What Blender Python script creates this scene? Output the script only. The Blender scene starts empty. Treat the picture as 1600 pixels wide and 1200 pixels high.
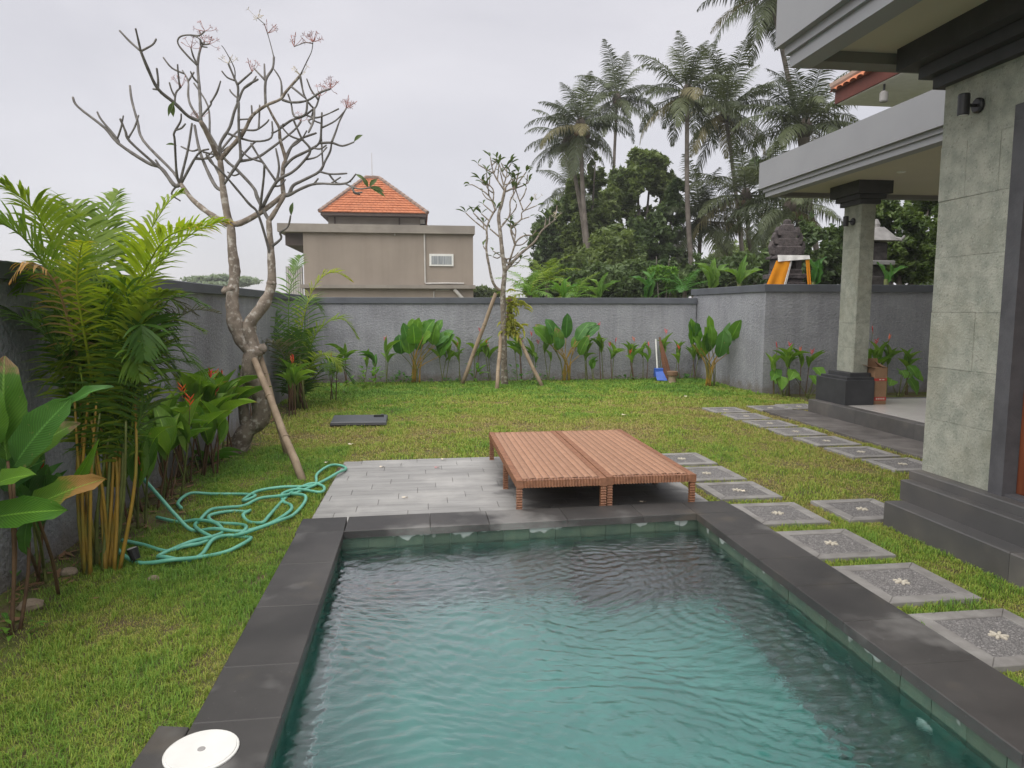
import bpy, math, random
import numpy as np
from mathutils import Vector, Matrix, noise

# ------------------------------------------------------------------ camera
SC = bpy.context.scene
COL = SC.collection
random.seed(7); RNG = np.random.default_rng(7)
R = math.radians
FPX, CX, CY, CAMH = 1109.0, 800.0, 600.0, 1.70
PITCH, YAW = math.atan(118 / 1109), R(7.41)
cam_d = bpy.data.cameras.new('camera')
cam_d.sensor_width = 36.0
cam_d.lens = 36.0 * FPX / 1600.0
cam_d.clip_start = 0.05; cam_d.clip_end = 3000
cam = bpy.data.objects.new('camera', cam_d); COL.objects.link(cam)
cam.location = (0, 0, CAMH)
cam.rotation_euler = (R(90) - PITCH, 0, -YAW)
SC.camera = cam

# ------------------------------------------------------------------ sky, sun, exposure
W = bpy.data.worlds.new('World'); SC.world = W; W.use_nodes = True
wn, wl = W.node_tree.nodes, W.node_tree.links
wn.clear()
SUN_EL, SUN_AZ = R(60), R(-140)         # azimuth measured from +Y towards +X
wo = wn.new('ShaderNodeOutputWorld'); wb = wn.new('ShaderNodeBackground'); wb.inputs['Strength'].default_value = 0.1
sky = wn.new('ShaderNodeTexSky'); sky.sky_type = 'NISHITA'; sky.sun_disc = False
sky.sun_elevation = SUN_EL; sky.sun_rotation = SUN_AZ
wtc = wn.new('ShaderNodeTexCoord'); wmap = wn.new('ShaderNodeMapping'); wmap.inputs['Scale'].default_value = (1.2, 1.2, 3.0)
wno = wn.new('ShaderNodeTexNoise'); wno.inputs['Scale'].default_value = 1.9; wno.inputs['Detail'].default_value = 5; wno.inputs['Distortion'].default_value = 0.4
wr = wn.new('ShaderNodeValToRGB')
wr.color_ramp.elements[0].position = 0.3; wr.color_ramp.elements[1].position = 0.72
wr.color_ramp.elements[0].color = (0.66, 0.645, 0.68, 1); wr.color_ramp.elements[1].color = (0.83, 0.805, 0.835, 1)
wmul = wn.new('ShaderNodeVectorMath'); wmul.operation = 'SCALE'; wmul.inputs['Scale'].default_value = 3.8
wmix = wn.new('ShaderNodeMixRGB'); wmix.inputs['Fac'].default_value = 0.93
wl.new(wtc.outputs['Generated'], wmap.inputs['Vector']); wl.new(wmap.outputs['Vector'], wno.inputs['Vector'])
wl.new(wno.outputs['Fac'], wr.inputs['Fac']); wl.new(wr.outputs['Color'], wmul.inputs[0])
wl.new(sky.outputs['Color'], wmix.inputs['Color1']); wl.new(wmul.outputs['Vector'], wmix.inputs['Color2'])
wl.new(wmix.outputs['Color'], wb.inputs['Color']); wl.new(wb.outputs['Background'], wo.inputs['Surface'])
sun_d = bpy.data.lights.new('sun', 'SUN'); sun_d.energy = 1.5; sun_d.angle = R(95); sun_d.color = (1.0, 0.96, 0.9)
sun = bpy.data.objects.new('sun', sun_d); COL.objects.link(sun)
sdir = Vector((math.sin(SUN_AZ) * math.cos(SUN_EL), math.cos(SUN_AZ) * math.cos(SUN_EL), math.sin(SUN_EL)))
sun.rotation_euler = sdir.to_track_quat('Z', 'Y').to_euler(); sun.location = (-6, 4, 12)
SC.view_settings.view_transform = 'Standard'; SC.view_settings.look = 'None'
SC.view_settings.exposure = 1.4; SC.view_settings.gamma = 1.0; SC.view_settings.use_curve_mapping = False

# ------------------------------------------------------------------ measuring helpers (photo pixel + one known plane -> place)
FW = np.array([math.sin(YAW) * math.cos(PITCH), math.cos(YAW) * math.cos(PITCH), -math.sin(PITCH)])
RT = np.array([math.cos(YAW), -math.sin(YAW), 0.0]); UP = np.cross(RT, FW); CC = np.array([0, 0, CAMH])
def ray(x, y): return FW * FPX + RT * (x - CX) - UP * (y - CY)
def G(x, y, z=0.0):
    d = ray(x, y); return Vector(CC + d * ((z - CAMH) / d[2]))
def AY(x, y, Y):
    d = ray(x, y); return Vector(CC + d * (Y / d[1]))
def AX(x, y, X):
    d = ray(x, y); return Vector(CC + d * (X / d[0]))

# ------------------------------------------------------------------ materials
MATS = {}
def nodes_of(name):
    m = bpy.data.materials.new(name); m.use_nodes = True
    nt = m.node_tree; nt.nodes.clear()
    return m, nt.nodes, nt.links
def noise_node(n, l, scale, detail=4, rough=0.55, coord='Object', dist=0.0, vec=None):
    t = n.new('ShaderNodeTexNoise'); t.inputs['Scale'].default_value = scale
    t.inputs['Detail'].default_value = detail; t.inputs['Roughness'].default_value = rough; t.inputs['Distortion'].default_value = dist
    if vec is None:
        tc = n.new('ShaderNodeNewGeometry'); l.new(tc.outputs['Position'], t.inputs['Vector'])
    else: l.new(vec, t.inputs['Vector'])
    return t
def ramp(n, l, src, stops):
    r = n.new('ShaderNodeValToRGB'); cr = r.color_ramp
    while len(cr.elements) < len(stops): cr.elements.new(0.5)
    for e, (p, c) in zip(cr.elements, stops):
        e.position = p; e.color = (c[0], c[1], c[2], 1)
    l.new(src, r.inputs['Fac']); return r
def mix(n, l, a, b, fac, mode='MIX'):
    x = n.new('ShaderNodeMixRGB'); x.blend_type = mode
    for s, v in (('Color1', a), ('Color2', b), ('Fac', fac)):
        if isinstance(v, (int, float)): x.inputs[s].default_value = v
        elif isinstance(v, (tuple, list)): x.inputs[s].default_value = (*v[:3], 1)
        else: l.new(v, x.inputs[s])
    return x.outputs['Color']
def sock(n, l, kind, **kw):
    x = n.new('ShaderNodeMath'); x.operation = kind
    return x
def solid(name, c1, c2=None, scale=6, rough=0.7, bump=0.0, bscale=40, spec=0.4, detail=5, lo=0.35, hi=0.65, extra=None, metal=0.0, stretch=None, rand=0.0, bdist=0.01):
    if name in MATS: return MATS[name]
    m, n, l = nodes_of(name)
    out = n.new('ShaderNodeOutputMaterial'); p = n.new('ShaderNodeBsdfPrincipled')
    p.inputs['Roughness'].default_value = rough; p.inputs['Specular IOR Level'].default_value = spec; p.inputs['Metallic'].default_value = metal
    geo = n.new('ShaderNodeNewGeometry'); vec = geo.outputs['Position']
    if stretch:
        mp = n.new('ShaderNodeMapping'); mp.inputs['Scale'].default_value = stretch; l.new(vec, mp.inputs['Vector']); vec = mp.outputs['Vector']
    col = None
    if c2 is None: c2 = tuple(x * 0.82 for x in c1)
    t = noise_node(n, l, scale, detail, 0.6, vec=vec)
    col = ramp(n, l, t.outputs['Fac'], [(lo, c2), (hi, c1)]).outputs['Color']
    if extra: col = extra(n, l, col, vec)
    if rand:
        oi = n.new('ShaderNodeObjectInfo')
        rr = ramp(n, l, oi.outputs['Random'], [(0, (1 - rand,) * 3), (1, (1 + rand,) * 3)])
        rr.color_ramp.elements[1].color = (1, 1, 1, 1); rr.color_ramp.elements[0].color = (1 - rand, 1 - rand, 1 - rand, 1)
        col = mix(n, l, col, rr.outputs['Color'], 1.0, 'MULTIPLY')
    l.new(col, p.inputs['Base Color'])
    if bump:
        b = n.new('ShaderNodeBump'); b.inputs['Strength'].default_value = bump; b.inputs['Distance'].default_value = bdist
        t2 = noise_node(n, l, bscale, 4, 0.6, vec=geo.outputs['Position'])
        l.new(t2.outputs['Fac'], b.inputs['Height']); l.new(b.outputs['Normal'], p.inputs['Normal'])
    l.new(p.outputs['BSDF'], out.inputs['Surface'])
    MATS[name] = m; return m
def leafmat(name, c1, c2, trans=0.3, rough=0.45, tip=None, attr=False, spec=0.35, scale=9, tippos=(0.72, 0.9), veins=False):
    if name in MATS: return MATS[name]
    m, n, l = nodes_of(name)
    out = n.new('ShaderNodeOutputMaterial'); p = n.new('ShaderNodeBsdfPrincipled'); tr = n.new('ShaderNodeBsdfTranslucent'); mx = n.new('ShaderNodeMixShader')
    p.inputs['Roughness'].default_value = rough; p.inputs['Specular IOR Level'].default_value = spec
    if attr:
        a = n.new('ShaderNodeAttribute'); a.attribute_name = 'tint'
        col = ramp(n, l, a.outputs['Fac'], [(0, c2), (1, c1)]).outputs['Color']
    else:
        oi = n.new('ShaderNodeObjectInfo'); t = noise_node(n, l, scale, 3)
        ad = n.new('ShaderNodeMath'); ad.operation = 'ADD'; l.new(oi.outputs['Random'], ad.inputs[0]); l.new(t.outputs['Fac'], ad.inputs[1])
        hf = n.new('ShaderNodeMath'); hf.operation = 'MULTIPLY'; hf.inputs[1].default_value = 0.5; l.new(ad.outputs[0], hf.inputs[0])
        col = ramp(n, l, hf.outputs[0], [(0.2, c2), (0.8, c1)]).outputs['Color']
    if tip:
        uv = n.new('ShaderNodeUVMap'); sp = n.new('ShaderNodeSeparateXYZ'); l.new(uv.outputs['UV'], sp.inputs[0])
        t3 = noise_node(n, l, 14, 4); s1 = n.new('ShaderNodeMath'); s1.operation = 'MULTIPLY_ADD'; s1.inputs[1].default_value = 0.5
        l.new(t3.outputs['Fac'], s1.inputs[0]); l.new(sp.outputs['Y'], s1.inputs[2])
        s2 = n.new('ShaderNodeMath'); s2.operation = 'SUBTRACT'; s2.inputs[1].default_value = 0.25; l.new(s1.outputs[0], s2.inputs[0])
        r2 = ramp(n, l, s2.outputs[0], [(tippos[0], (0, 0, 0)), (tippos[1], (1, 1, 1))])
        col = mix(n, l, col, tip, r2.outputs['Color'])
    if veins:
        uv2 = n.new('ShaderNodeUVMap'); s3 = n.new('ShaderNodeSeparateXYZ'); l.new(uv2.outputs['UV'], s3.inputs[0])
        d1 = n.new('ShaderNodeMath'); d1.operation = 'SUBTRACT'; d1.inputs[1].default_value = .5; l.new(s3.outputs['X'], d1.inputs[0])
        d2 = n.new('ShaderNodeMath'); d2.operation = 'ABSOLUTE'; l.new(d1.outputs[0], d2.inputs[0])
        rib = ramp(n, l, d2.outputs[0], [(0.012, (.55,) * 3), (0.04, (0, 0, 0))]); col = mix(n, l, col, tuple(min(1, x * 1.9 + .03) for x in c1), rib.outputs['Color'])
        v1 = n.new('ShaderNodeMath'); v1.operation = 'MULTIPLY_ADD'; v1.inputs[1].default_value = -.55; l.new(d2.outputs[0], v1.inputs[0]); l.new(s3.outputs['Y'], v1.inputs[2])
        v2 = n.new('ShaderNodeMath'); v2.operation = 'MULTIPLY'; v2.inputs[1].default_value = 150; l.new(v1.outputs[0], v2.inputs[0])
        v3 = n.new('ShaderNodeMath'); v3.operation = 'SINE'; l.new(v2.outputs[0], v3.inputs[0])
        vr = ramp(n, l, v3.outputs[0], [(0.0, (.80,) * 3), (.55, (1, 1, 1))]); col = mix(n, l, col, vr.outputs['Color'], 1.0, 'MULTIPLY')
        bl_ = noise_node(n, l, 23, 4); br = ramp(n, l, bl_.outputs['Fac'], [(.66, (0, 0, 0)), (.72, (.8,) * 3)]); col = mix(n, l, col, (.30, .27, .10), br.outputs['Color'])
        bp = n.new('ShaderNodeBump'); bp.inputs['Strength'].default_value = .25; bp.inputs['Distance'].default_value = .004; l.new(v3.outputs[0], bp.inputs['Height']); l.new(bp.outputs['Normal'], p.inputs['Normal'])
    l.new(col, p.inputs['Base Color'])
    sc = n.new('ShaderNodeVectorMath'); sc.operation = 'MULTIPLY'; sc.inputs[1].default_value = (1.25, 1.3, 0.6); l.new(col, sc.inputs[0]); l.new(sc.outputs[0], tr.inputs['Color'])
    mx.inputs['Fac'].default_value = trans
    l.new(p.outputs['BSDF'], mx.inputs[1]); l.new(tr.outputs['BSDF'], mx.inputs[2]); l.new(mx.outputs[0], out.inputs['Surface'])
    MATS[name] = m; return m

def ex_stain(color, scale, lo, hi, seed=0.0, amount=1.0):
    def f(n, l, col, vec):
        t = noise_node(n, l, scale, 4, 0.55)
        mp = n.new('ShaderNodeMapping'); mp.inputs['Location'].default_value = (seed, seed * 1.7, seed * 0.3)
        g = n.new('ShaderNodeNewGeometry'); l.new(g.outputs['Position'], mp.inputs['Vector']); l.new(mp.outputs['Vector'], t.inputs['Vector'])
        r = ramp(n, l, t.outputs['Fac'], [(lo, (0, 0, 0)), (hi, (amount,) * 3)])
        return mix(n, l, col, color, r.outputs['Color'])
    return f
def chain(*fs):
    def f(n, l, col, vec):
        for g in fs: col = g(n, l, col, vec)
        return col
    return f
def ex_speck(color, scale, thr, seed=0.0, amount=1.0, soft=0.06):
    def f(n, l, col, vec):
        v = n.new('ShaderNodeTexVoronoi'); v.inputs['Scale'].default_value = scale
        mp = n.new('ShaderNodeMapping'); mp.inputs['Location'].default_value = (seed, seed * 2.1, seed * 0.7)
        g = n.new('ShaderNodeNewGeometry'); l.new(g.outputs['Position'], mp.inputs['Vector'])
        ns = noise_node(n, l, scale * 0.8, 2, vec=mp.outputs['Vector'])
        ad = n.new('ShaderNodeVectorMath'); ad.operation = 'MULTIPLY_ADD'; ad.inputs[1].default_value = (0.03, 0.03, 0.03)
        l.new(ns.outputs['Color'], ad.inputs[0]); l.new(mp.outputs['Vector'], ad.inputs[2]); l.new(ad.outputs[0], v.inputs['Vector'])
        r = ramp(n, l, v.outputs['Distance'], [(thr - soft, (amount,) * 3), (thr + soft, (0, 0, 0))])
        return mix(n, l, col, color, r.outputs['Color'])
    return f

def ex_streaks(n, l, col, vec):
    g = n.new('ShaderNodeNewGeometry'); mp = n.new('ShaderNodeMapping'); mp.inputs['Scale'].default_value = (5, 5, .35); l.new(g.outputs['Position'], mp.inputs['Vector'])
    t = noise_node(n, l, 1.0, 5, .65, vec=mp.outputs['Vector']); r = ramp(n, l, t.outputs['Fac'], [(.36, (.72,) * 3), (.52, (1, 1, 1)), (.66, (1, 1, 1)), (.8, (1.0,) * 3)])
    col = mix(n, l, col, r.outputs['Color'], .4, 'MULTIPLY')
    t2 = noise_node(n, l, 1.0, 4, .6, vec=mp.outputs['Vector']); t2.inputs['Scale'].default_value = 1.7
    r2 = ramp(n, l, t2.outputs['Fac'], [(.56, (0, 0, 0)), (.72, (.22,) * 3)]); col = mix(n, l, col, (.52, .52, .54), r2.outputs['Color'])
    s_ = n.new('ShaderNodeSeparateXYZ'); l.new(g.outputs['Position'], s_.inputs[0]); t3 = noise_node(n, l, 6, 4); a = n.new('ShaderNodeMath'); a.operation = 'MULTIPLY_ADD'; a.inputs[1].default_value = .5; l.new(t3.outputs['Fac'], a.inputs[0]); l.new(s_.outputs['Z'], a.inputs[2])
    r3 = ramp(n, l, a.outputs[0], [(.25, (.75,) * 3), (.5, (0, 0, 0))]); return mix(n, l, col, (.17, .145, .115), r3.outputs['Color'])
M_stucco = solid('stucco_grey', (0.335, 0.342, 0.37), (0.27, 0.277, 0.302), 1.6, 0.9, 1.0, 26, 0.2, bdist=0.03,
                 extra=chain(ex_stain((0.19, 0.19, 0.205), 0.9, 0.52, 0.75, 3, 0.6), ex_stain((0.43, 0.43, 0.46), 34, 0.5, 0.72, 1, 0.6), ex_streaks))
M_cap = solid('cap_paint', (0.115, 0.125, 0.142), (0.09, 0.097, 0.112), 2.0, 0.7, 0.15, 30, 0.3)
M_soil = solid('soil', (0.15, 0.12, 0.07), (0.07, 0.058, 0.036), 3.0, 0.95, 0.8, 60, 0.1, extra=ex_stain((0.12, 0.15, 0.04), 5, 0.42, 0.6, 2))
M_and = solid('andesite_dark', (0.074, 0.070, 0.067), (0.045, 0.043, 0.042), 3.0, 0.5, 0.25, 220, 0.45, lo=0.3, hi=0.7, rand=0.25, bdist=0.004,
              extra=chain(ex_stain((0.23, 0.225, 0.215), 1.3, 0.565, 0.66, 5.3, 0.75), ex_speck((0.30, 0.29, 0.28), 28, 0.05, 2, 0.6, 0.04), ex_stain((0.11, 0.095, 0.075), 2.3, 0.60, 0.72, 9, 0.6), ex_stain((0.028, 0.027, 0.027), 0.8, 0.5, 0.62, 12, 0.7)))
M_step = solid('andesite_step', (0.165, 0.152, 0.14), (0.098, 0.092, 0.086), 2.2, 0.55, 0.25, 160, 0.4, rand=0.2, bdist=0.004,
               extra=chain(ex_stain((0.21, 0.19, 0.165), 4, 0.56, 0.75, 4, 0.6), ex_stain((0.09, 0.092, 0.095), 0.8, 0.45, 0.6, 8, 0.7)))
M_stepl = solid('andesite_nosing', (0.21, 0.205, 0.2), (0.13, 0.125, 0.12), 4, 0.6, 0.2, 120, 0.4)
M_tile_grn = solid('green_pool_stone', (0.13, 0.27, 0.22), (0.07, 0.185, 0.155), 5, 0.45, 0.3, 60, 0.4, rand=0.42, bdist=0.006, extra=ex_stain((0.20, 0.26, 0.15), 3.2, 0.52, 0.7, 3, 0.55))
def ex_limescale(n, l, col, vec):
    g = n.new('ShaderNodeNewGeometry'); s = n.new('ShaderNodeSeparateXYZ'); l.new(g.outputs['Position'], s.inputs[0])
    t = noise_node(n, l, 5.5, 2); a = n.new('ShaderNodeMath'); a.operation = 'MULTIPLY_ADD'; a.inputs[1].default_value = 3.2; l.new(s.outputs['Z'], a.inputs[0]); l.new(t.outputs['Fac'], a.inputs[2])
    r = ramp(n, l, a.outputs[0], [(0.63, (0, 0, 0)), (0.67, (0.8,) * 3)])
    return mix(n, l, col, (0.5, 0.55, 0.53), r.outputs['Color'])
M_tile_top = solid('green_pool_stone_waterline', (0.105, 0.155, 0.105), (0.06, 0.105, 0.078), 5, 0.5, 0.3, 60, 0.4, rand=0.3, bdist=0.006, extra=ex_limescale)
M_grout = solid('pool_grout', (0.22, 0.30, 0.26), (0.15, 0.22, 0.19), 8, 0.8)
M_floorp = solid('pool_floor_stone', (0.135, 0.42, 0.375), (0.085, 0.30, 0.27), 2.2, 0.6, extra=ex_stain((0.11, 0.32, 0.29), 1.3, 0.5, 0.7, 6, 0.7))
M_ledge = solid('pool_ledge_stone', (0.10, 0.115, 0.115), (0.06, 0.07, 0.07), 4, 0.6)
M_clad = solid('green_cladding_stone', (0.43, 0.435, 0.37), (0.29, 0.31, 0.26), 9, 0.85, 0.8, 60, 0.25, rand=0.08, bdist=0.012,
               extra=chain(ex_speck((0.15, 0.16, 0.135), 26, 0.17, 1.3, 0.5, 0.12), ex_speck((0.52, 0.52, 0.46), 34, 0.13, 4.4, 0.7, 0.07),
                           ex_speck((0.12, 0.125, 0.11), 85, 0.2, 2.2, 0.5, 0.1), ex_stain((0.25, 0.24, 0.17), 1.7, 0.5, 0.72, 7, 0.5)))
M_joint = solid('cladding_joint', (0.27, 0.275, 0.24), None, 9, 0.9)
M_fascia = solid('fascia_paint', (0.315, 0.32, 0.34), (0.29, 0.295, 0.315), 1.2, 0.75, 0.06, 30, 0.3)
M_soffit = solid('soffit_cream', (0.52, 0.48, 0.39), (0.49, 0.455, 0.37), 1.0, 0.8, 0, 30, 0.2)
M_beam = solid('beam_grey', (0.21, 0.205, 0.2), None, 2, 0.8)
M_char = solid('charcoal_stone', (0.050, 0.051, 0.055), (0.035, 0.036, 0.039), 5, 0.6, 0.2, 90, 0.4, bdist=0.004)
M_frame = solid('door_frame_stone', (0.10, 0.10, 0.108), (0.07, 0.07, 0.076), 6, 0.7, 0.4, 80, 0.3, bdist=0.006)
M_door = solid('door_wood', (0.21, 0.062, 0.024), (0.12, 0.032, 0.014), 3, 0.4, 0.1, 40, 0.5, stretch=(9, 9, 0.6))
M_floor = solid('porch_tile', (0.62, 0.595, 0.565), (0.57, 0.545, 0.515), 1.5, 0.25, 0, 30, 0.5, rand=0.05)
M_apron = solid('apron_stone', (0.20, 0.185, 0.175), (0.115, 0.106, 0.10), 3, 0.75, 0.4, 60, 0.3, rand=0.25, extra=ex_stain((0.28, 0.25, 0.2), 1.4, 0.6, 0.75, 3, 0.6))
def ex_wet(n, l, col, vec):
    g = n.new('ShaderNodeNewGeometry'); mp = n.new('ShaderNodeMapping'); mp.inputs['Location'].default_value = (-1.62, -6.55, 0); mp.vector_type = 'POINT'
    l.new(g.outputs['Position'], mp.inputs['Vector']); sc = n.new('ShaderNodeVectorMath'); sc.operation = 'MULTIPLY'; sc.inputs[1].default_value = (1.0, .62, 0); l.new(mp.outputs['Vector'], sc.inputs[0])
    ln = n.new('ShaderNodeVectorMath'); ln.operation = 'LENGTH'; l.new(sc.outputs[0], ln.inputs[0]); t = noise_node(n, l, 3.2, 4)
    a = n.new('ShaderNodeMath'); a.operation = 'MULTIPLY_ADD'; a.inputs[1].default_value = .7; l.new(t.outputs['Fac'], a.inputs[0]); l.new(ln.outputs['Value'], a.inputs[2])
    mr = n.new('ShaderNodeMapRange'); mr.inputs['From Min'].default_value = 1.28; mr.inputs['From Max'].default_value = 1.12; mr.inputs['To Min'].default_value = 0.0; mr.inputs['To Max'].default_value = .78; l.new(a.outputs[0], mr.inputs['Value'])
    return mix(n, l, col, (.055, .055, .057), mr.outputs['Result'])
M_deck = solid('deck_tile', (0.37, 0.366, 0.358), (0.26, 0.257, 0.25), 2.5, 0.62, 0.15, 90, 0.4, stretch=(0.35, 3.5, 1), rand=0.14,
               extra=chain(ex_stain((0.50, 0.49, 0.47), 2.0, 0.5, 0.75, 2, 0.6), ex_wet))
M_black = solid('black_metal', (0.018, 0.018, 0.02), None, 8, 0.45, 0, 30, 0.5)
M_lamp_lens = solid('lamp_lens', (0.7, 0.7, 0.68), None, 8, 0.3)
M_white = solid('white_plastic', (0.78, 0.78, 0.75), (0.70, 0.70, 0.67), 6, 0.45)
M_rattan_top = solid('rattan_flat_weave', (0.45, 0.245, 0.148), (0.36, 0.185, 0.108), 18, 0.5, 0.5, 260, 0.45, rand=0.14, bdist=0.003)
M_rattan = solid('rattan_round_weave', (0.30, 0.14, 0.075), (0.19, 0.085, 0.046), 26, 0.5, 0.3, 200, 0.45, bdist=0.003)
M_rattan_gap = solid('rattan_gap', (0.25, 0.14, 0.10), None, 20, 0.7)
M_terra = solid('terracotta', (0.50, 0.19, 0.095), (0.40, 0.14, 0.07), 3, 0.8, 0, 30, 0.2, extra=ex_stain((0.33, 0.16, 0.10), 0.9, 0.55, 0.8, 2, 0.5))
M_ridge = solid('ridge_tile', (0.30, 0.21, 0.165), (0.20, 0.15, 0.125), 3, 0.85)
def ex_rain(n, l, col, vec):
    g = n.new('ShaderNodeNewGeometry'); mp = n.new('ShaderNodeMapping'); mp.inputs['Scale'].default_value = (2.2, 2.2, .12); l.new(g.outputs['Position'], mp.inputs['Vector'])
    t = noise_node(n, l, 1.0, 5, .65, vec=mp.outputs['Vector']); r = ramp(n, l, t.outputs['Fac'], [(.3, (.91,) * 3), (.55, (1, 1, 1))]); return mix(n, l, col, r.outputs['Color'], 1.0, 'MULTIPLY')
M_beige = solid('beige_plaster', (0.335, 0.285, 0.24), (0.285, 0.243, 0.205), 0.35, 0.85, 0.05, 10, 0.2, extra=chain(ex_stain((0.25, 0.21, 0.18), 0.25, 0.5, 0.72, 3, 0.5), ex_rain))
M_beige2 = solid('beige_ledge', (0.30, 0.27, 0.235), (0.23, 0.205, 0.18), 0.8, 0.85)
M_dkbrown = solid('eave_board', (0.10, 0.075, 0.065), None, 3, 0.7)
M_redbrown = solid('red_fascia', (0.16, 0.045, 0.03), (0.12, 0.033, 0.022), 3, 0.6)
M_pipe = solid('pipe_white', (0.55, 0.53, 0.5), None, 3, 0.6)
M_glass = solid('window_glass', (0.30, 0.33, 0.35), (0.22, 0.25, 0.27), 2, 0.12, 0, 30, 0.8)
M_curtain = solid('curtain', (0.46, 0.48, 0.49), (0.20, 0.22, 0.235), 3, 0.9, stretch=(6, 1, 0.2))
M_bark = solid('frangipani_bark', (0.29, 0.245, 0.20), (0.16, 0.132, 0.105), 9, 0.85, 0.6, 45, 0.2, bdist=0.01,
               extra=chain(ex_stain((0.50, 0.47, 0.42), 16, 0.54, 0.64, 3, 0.75), ex_stain((0.085, 0.068, 0.055), 9, 0.58, 0.72, 8, 0.7)))
M_bark2 = solid('twig_bark', (0.20, 0.188, 0.175), (0.12, 0.112, 0.104), 12, 0.8, 0.3, 60, 0.25, extra=ex_stain((0.24, 0.225, 0.20), 14, 0.57, 0.68, 5, 0.6))
M_bark3 = solid('far_bark', (0.21, 0.185, 0.165), (0.12, 0.105, 0.093), 3, 0.9, 0.4, 12, 0.15)
M_barkd = solid('dark_bark', (0.085, 0.07, 0.055), None, 3, 0.9)
M_bamboo = solid('pole_wood', (0.345, 0.27, 0.19), (0.24, 0.18, 0.125), 9, 0.75, 0.2, 60, 0.25, stretch=(1, 1, 0.35))
M_hose = solid('hose_green', (0.17, 0.50, 0.375), (0.12, 0.40, 0.29), 9, 0.4, 0, 30, 0.5)
M_card = solid('cardboard', (0.31, 0.19, 0.11), (0.25, 0.15, 0.085), 7, 0.85, 0.1, 60, 0.2)
M_tape = solid('red_tape', (0.46, 0.045, 0.035), None, 7, 0.5)
M_print = solid('pale_print', (0.62, 0.5, 0.42), None, 9, 0.8)
M_shrine = solid('shrine_stone', (0.155, 0.135, 0.135), (0.075, 0.066, 0.068), 9, 0.95, 1.0, 40, 0.15, bdist=0.03)
M_shrine2 = solid('shrine_stone_dark', (0.10, 0.09, 0.088), (0.05, 0.045, 0.045), 8, 0.95, 0.8, 40, 0.15)
M_roofg = solid('grey_shingle', (0.34, 0.33, 0.325), (0.22, 0.215, 0.21), 5, 0.9)
M_cloth_y = solid('saffron_cloth', (0.86, 0.335, 0.012), (0.78, 0.27, 0.008), 4, 0.8)
M_cloth_w = solid('white_cloth', (0.7, 0.69, 0.67), None, 4, 0.85)
M_blue = solid('blue_plastic', (0.045, 0.13, 0.52), None, 5, 0.4)
M_broom = solid('broom_bristle', (0.25, 0.12, 0.065), (0.13, 0.06, 0.035), 30, 0.85, stretch=(4, 4, 0.3))
M_stump = solid('stump_wood', (0.42, 0.34, 0.24), (0.28, 0.2, 0.13), 12, 0.8)
M_stumpb = solid('stump_bark', (0.20, 0.12, 0.07), None, 12, 0.8)
M_panel = solid('black_panel', (0.075, 0.08, 0.092), (0.055, 0.06, 0.07), 3, 0.35, 0, 30, 0.5)
M_rock = solid('pale_rock', (0.33, 0.275, 0.21), (0.22, 0.17, 0.125), 9, 0.9, 0.6, 30, 0.2)
M_border = solid('paver_border', (0.33, 0.32, 0.305), (0.23, 0.22, 0.21), 6, 0.8, 0.25, 90, 0.25, rand=0.15, bdist=0.004, extra=ex_stain((0.13, 0.12, 0.11), 3, 0.56, 0.75, 3, 0.5))
M_bed = solid('paver_bed', (0.16, 0.156, 0.152), None, 30, 0.9)
def ex_pebble(n, l, col, vec):
    v = n.new('ShaderNodeTexVoronoi'); v.inputs['Scale'].default_value = 85; g = n.new('ShaderNodeNewGeometry'); l.new(g.outputs['Position'], v.inputs['Vector'])
    sp = n.new('ShaderNodeSeparateXYZ'); l.new(v.outputs['Color'], sp.inputs[0])
    r = ramp(n, l, sp.outputs['X'], [(0.0, (0.13, 0.126, 0.125)), (0.5, (0.20, 0.193, 0.19)), (0.85, (0.245, 0.235, 0.23)), (1.0, (0.33, 0.315, 0.31))])
    return r.outputs['Color']
M_peb = solid('pebble', (0.17, 0.16, 0.155), (0.09, 0.085, 0.082), 50, 0.7, extra=ex_pebble, rand=0.15)
M_petal = solid('inlay_petal', (0.58, 0.54, 0.45), (0.48, 0.44, 0.36), 20, 0.7)
M_flower_w = solid('fallen_petal', (0.78, 0.72, 0.62), (0.72, 0.6, 0.42), 40, 0.6)
M_flower_p = solid('fallen_pink', (0.62, 0.3, 0.3), None, 40, 0.6)
M_steel = solid('pole_grey', (0.36, 0.35, 0.34), None, 3, 0.7)

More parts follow.
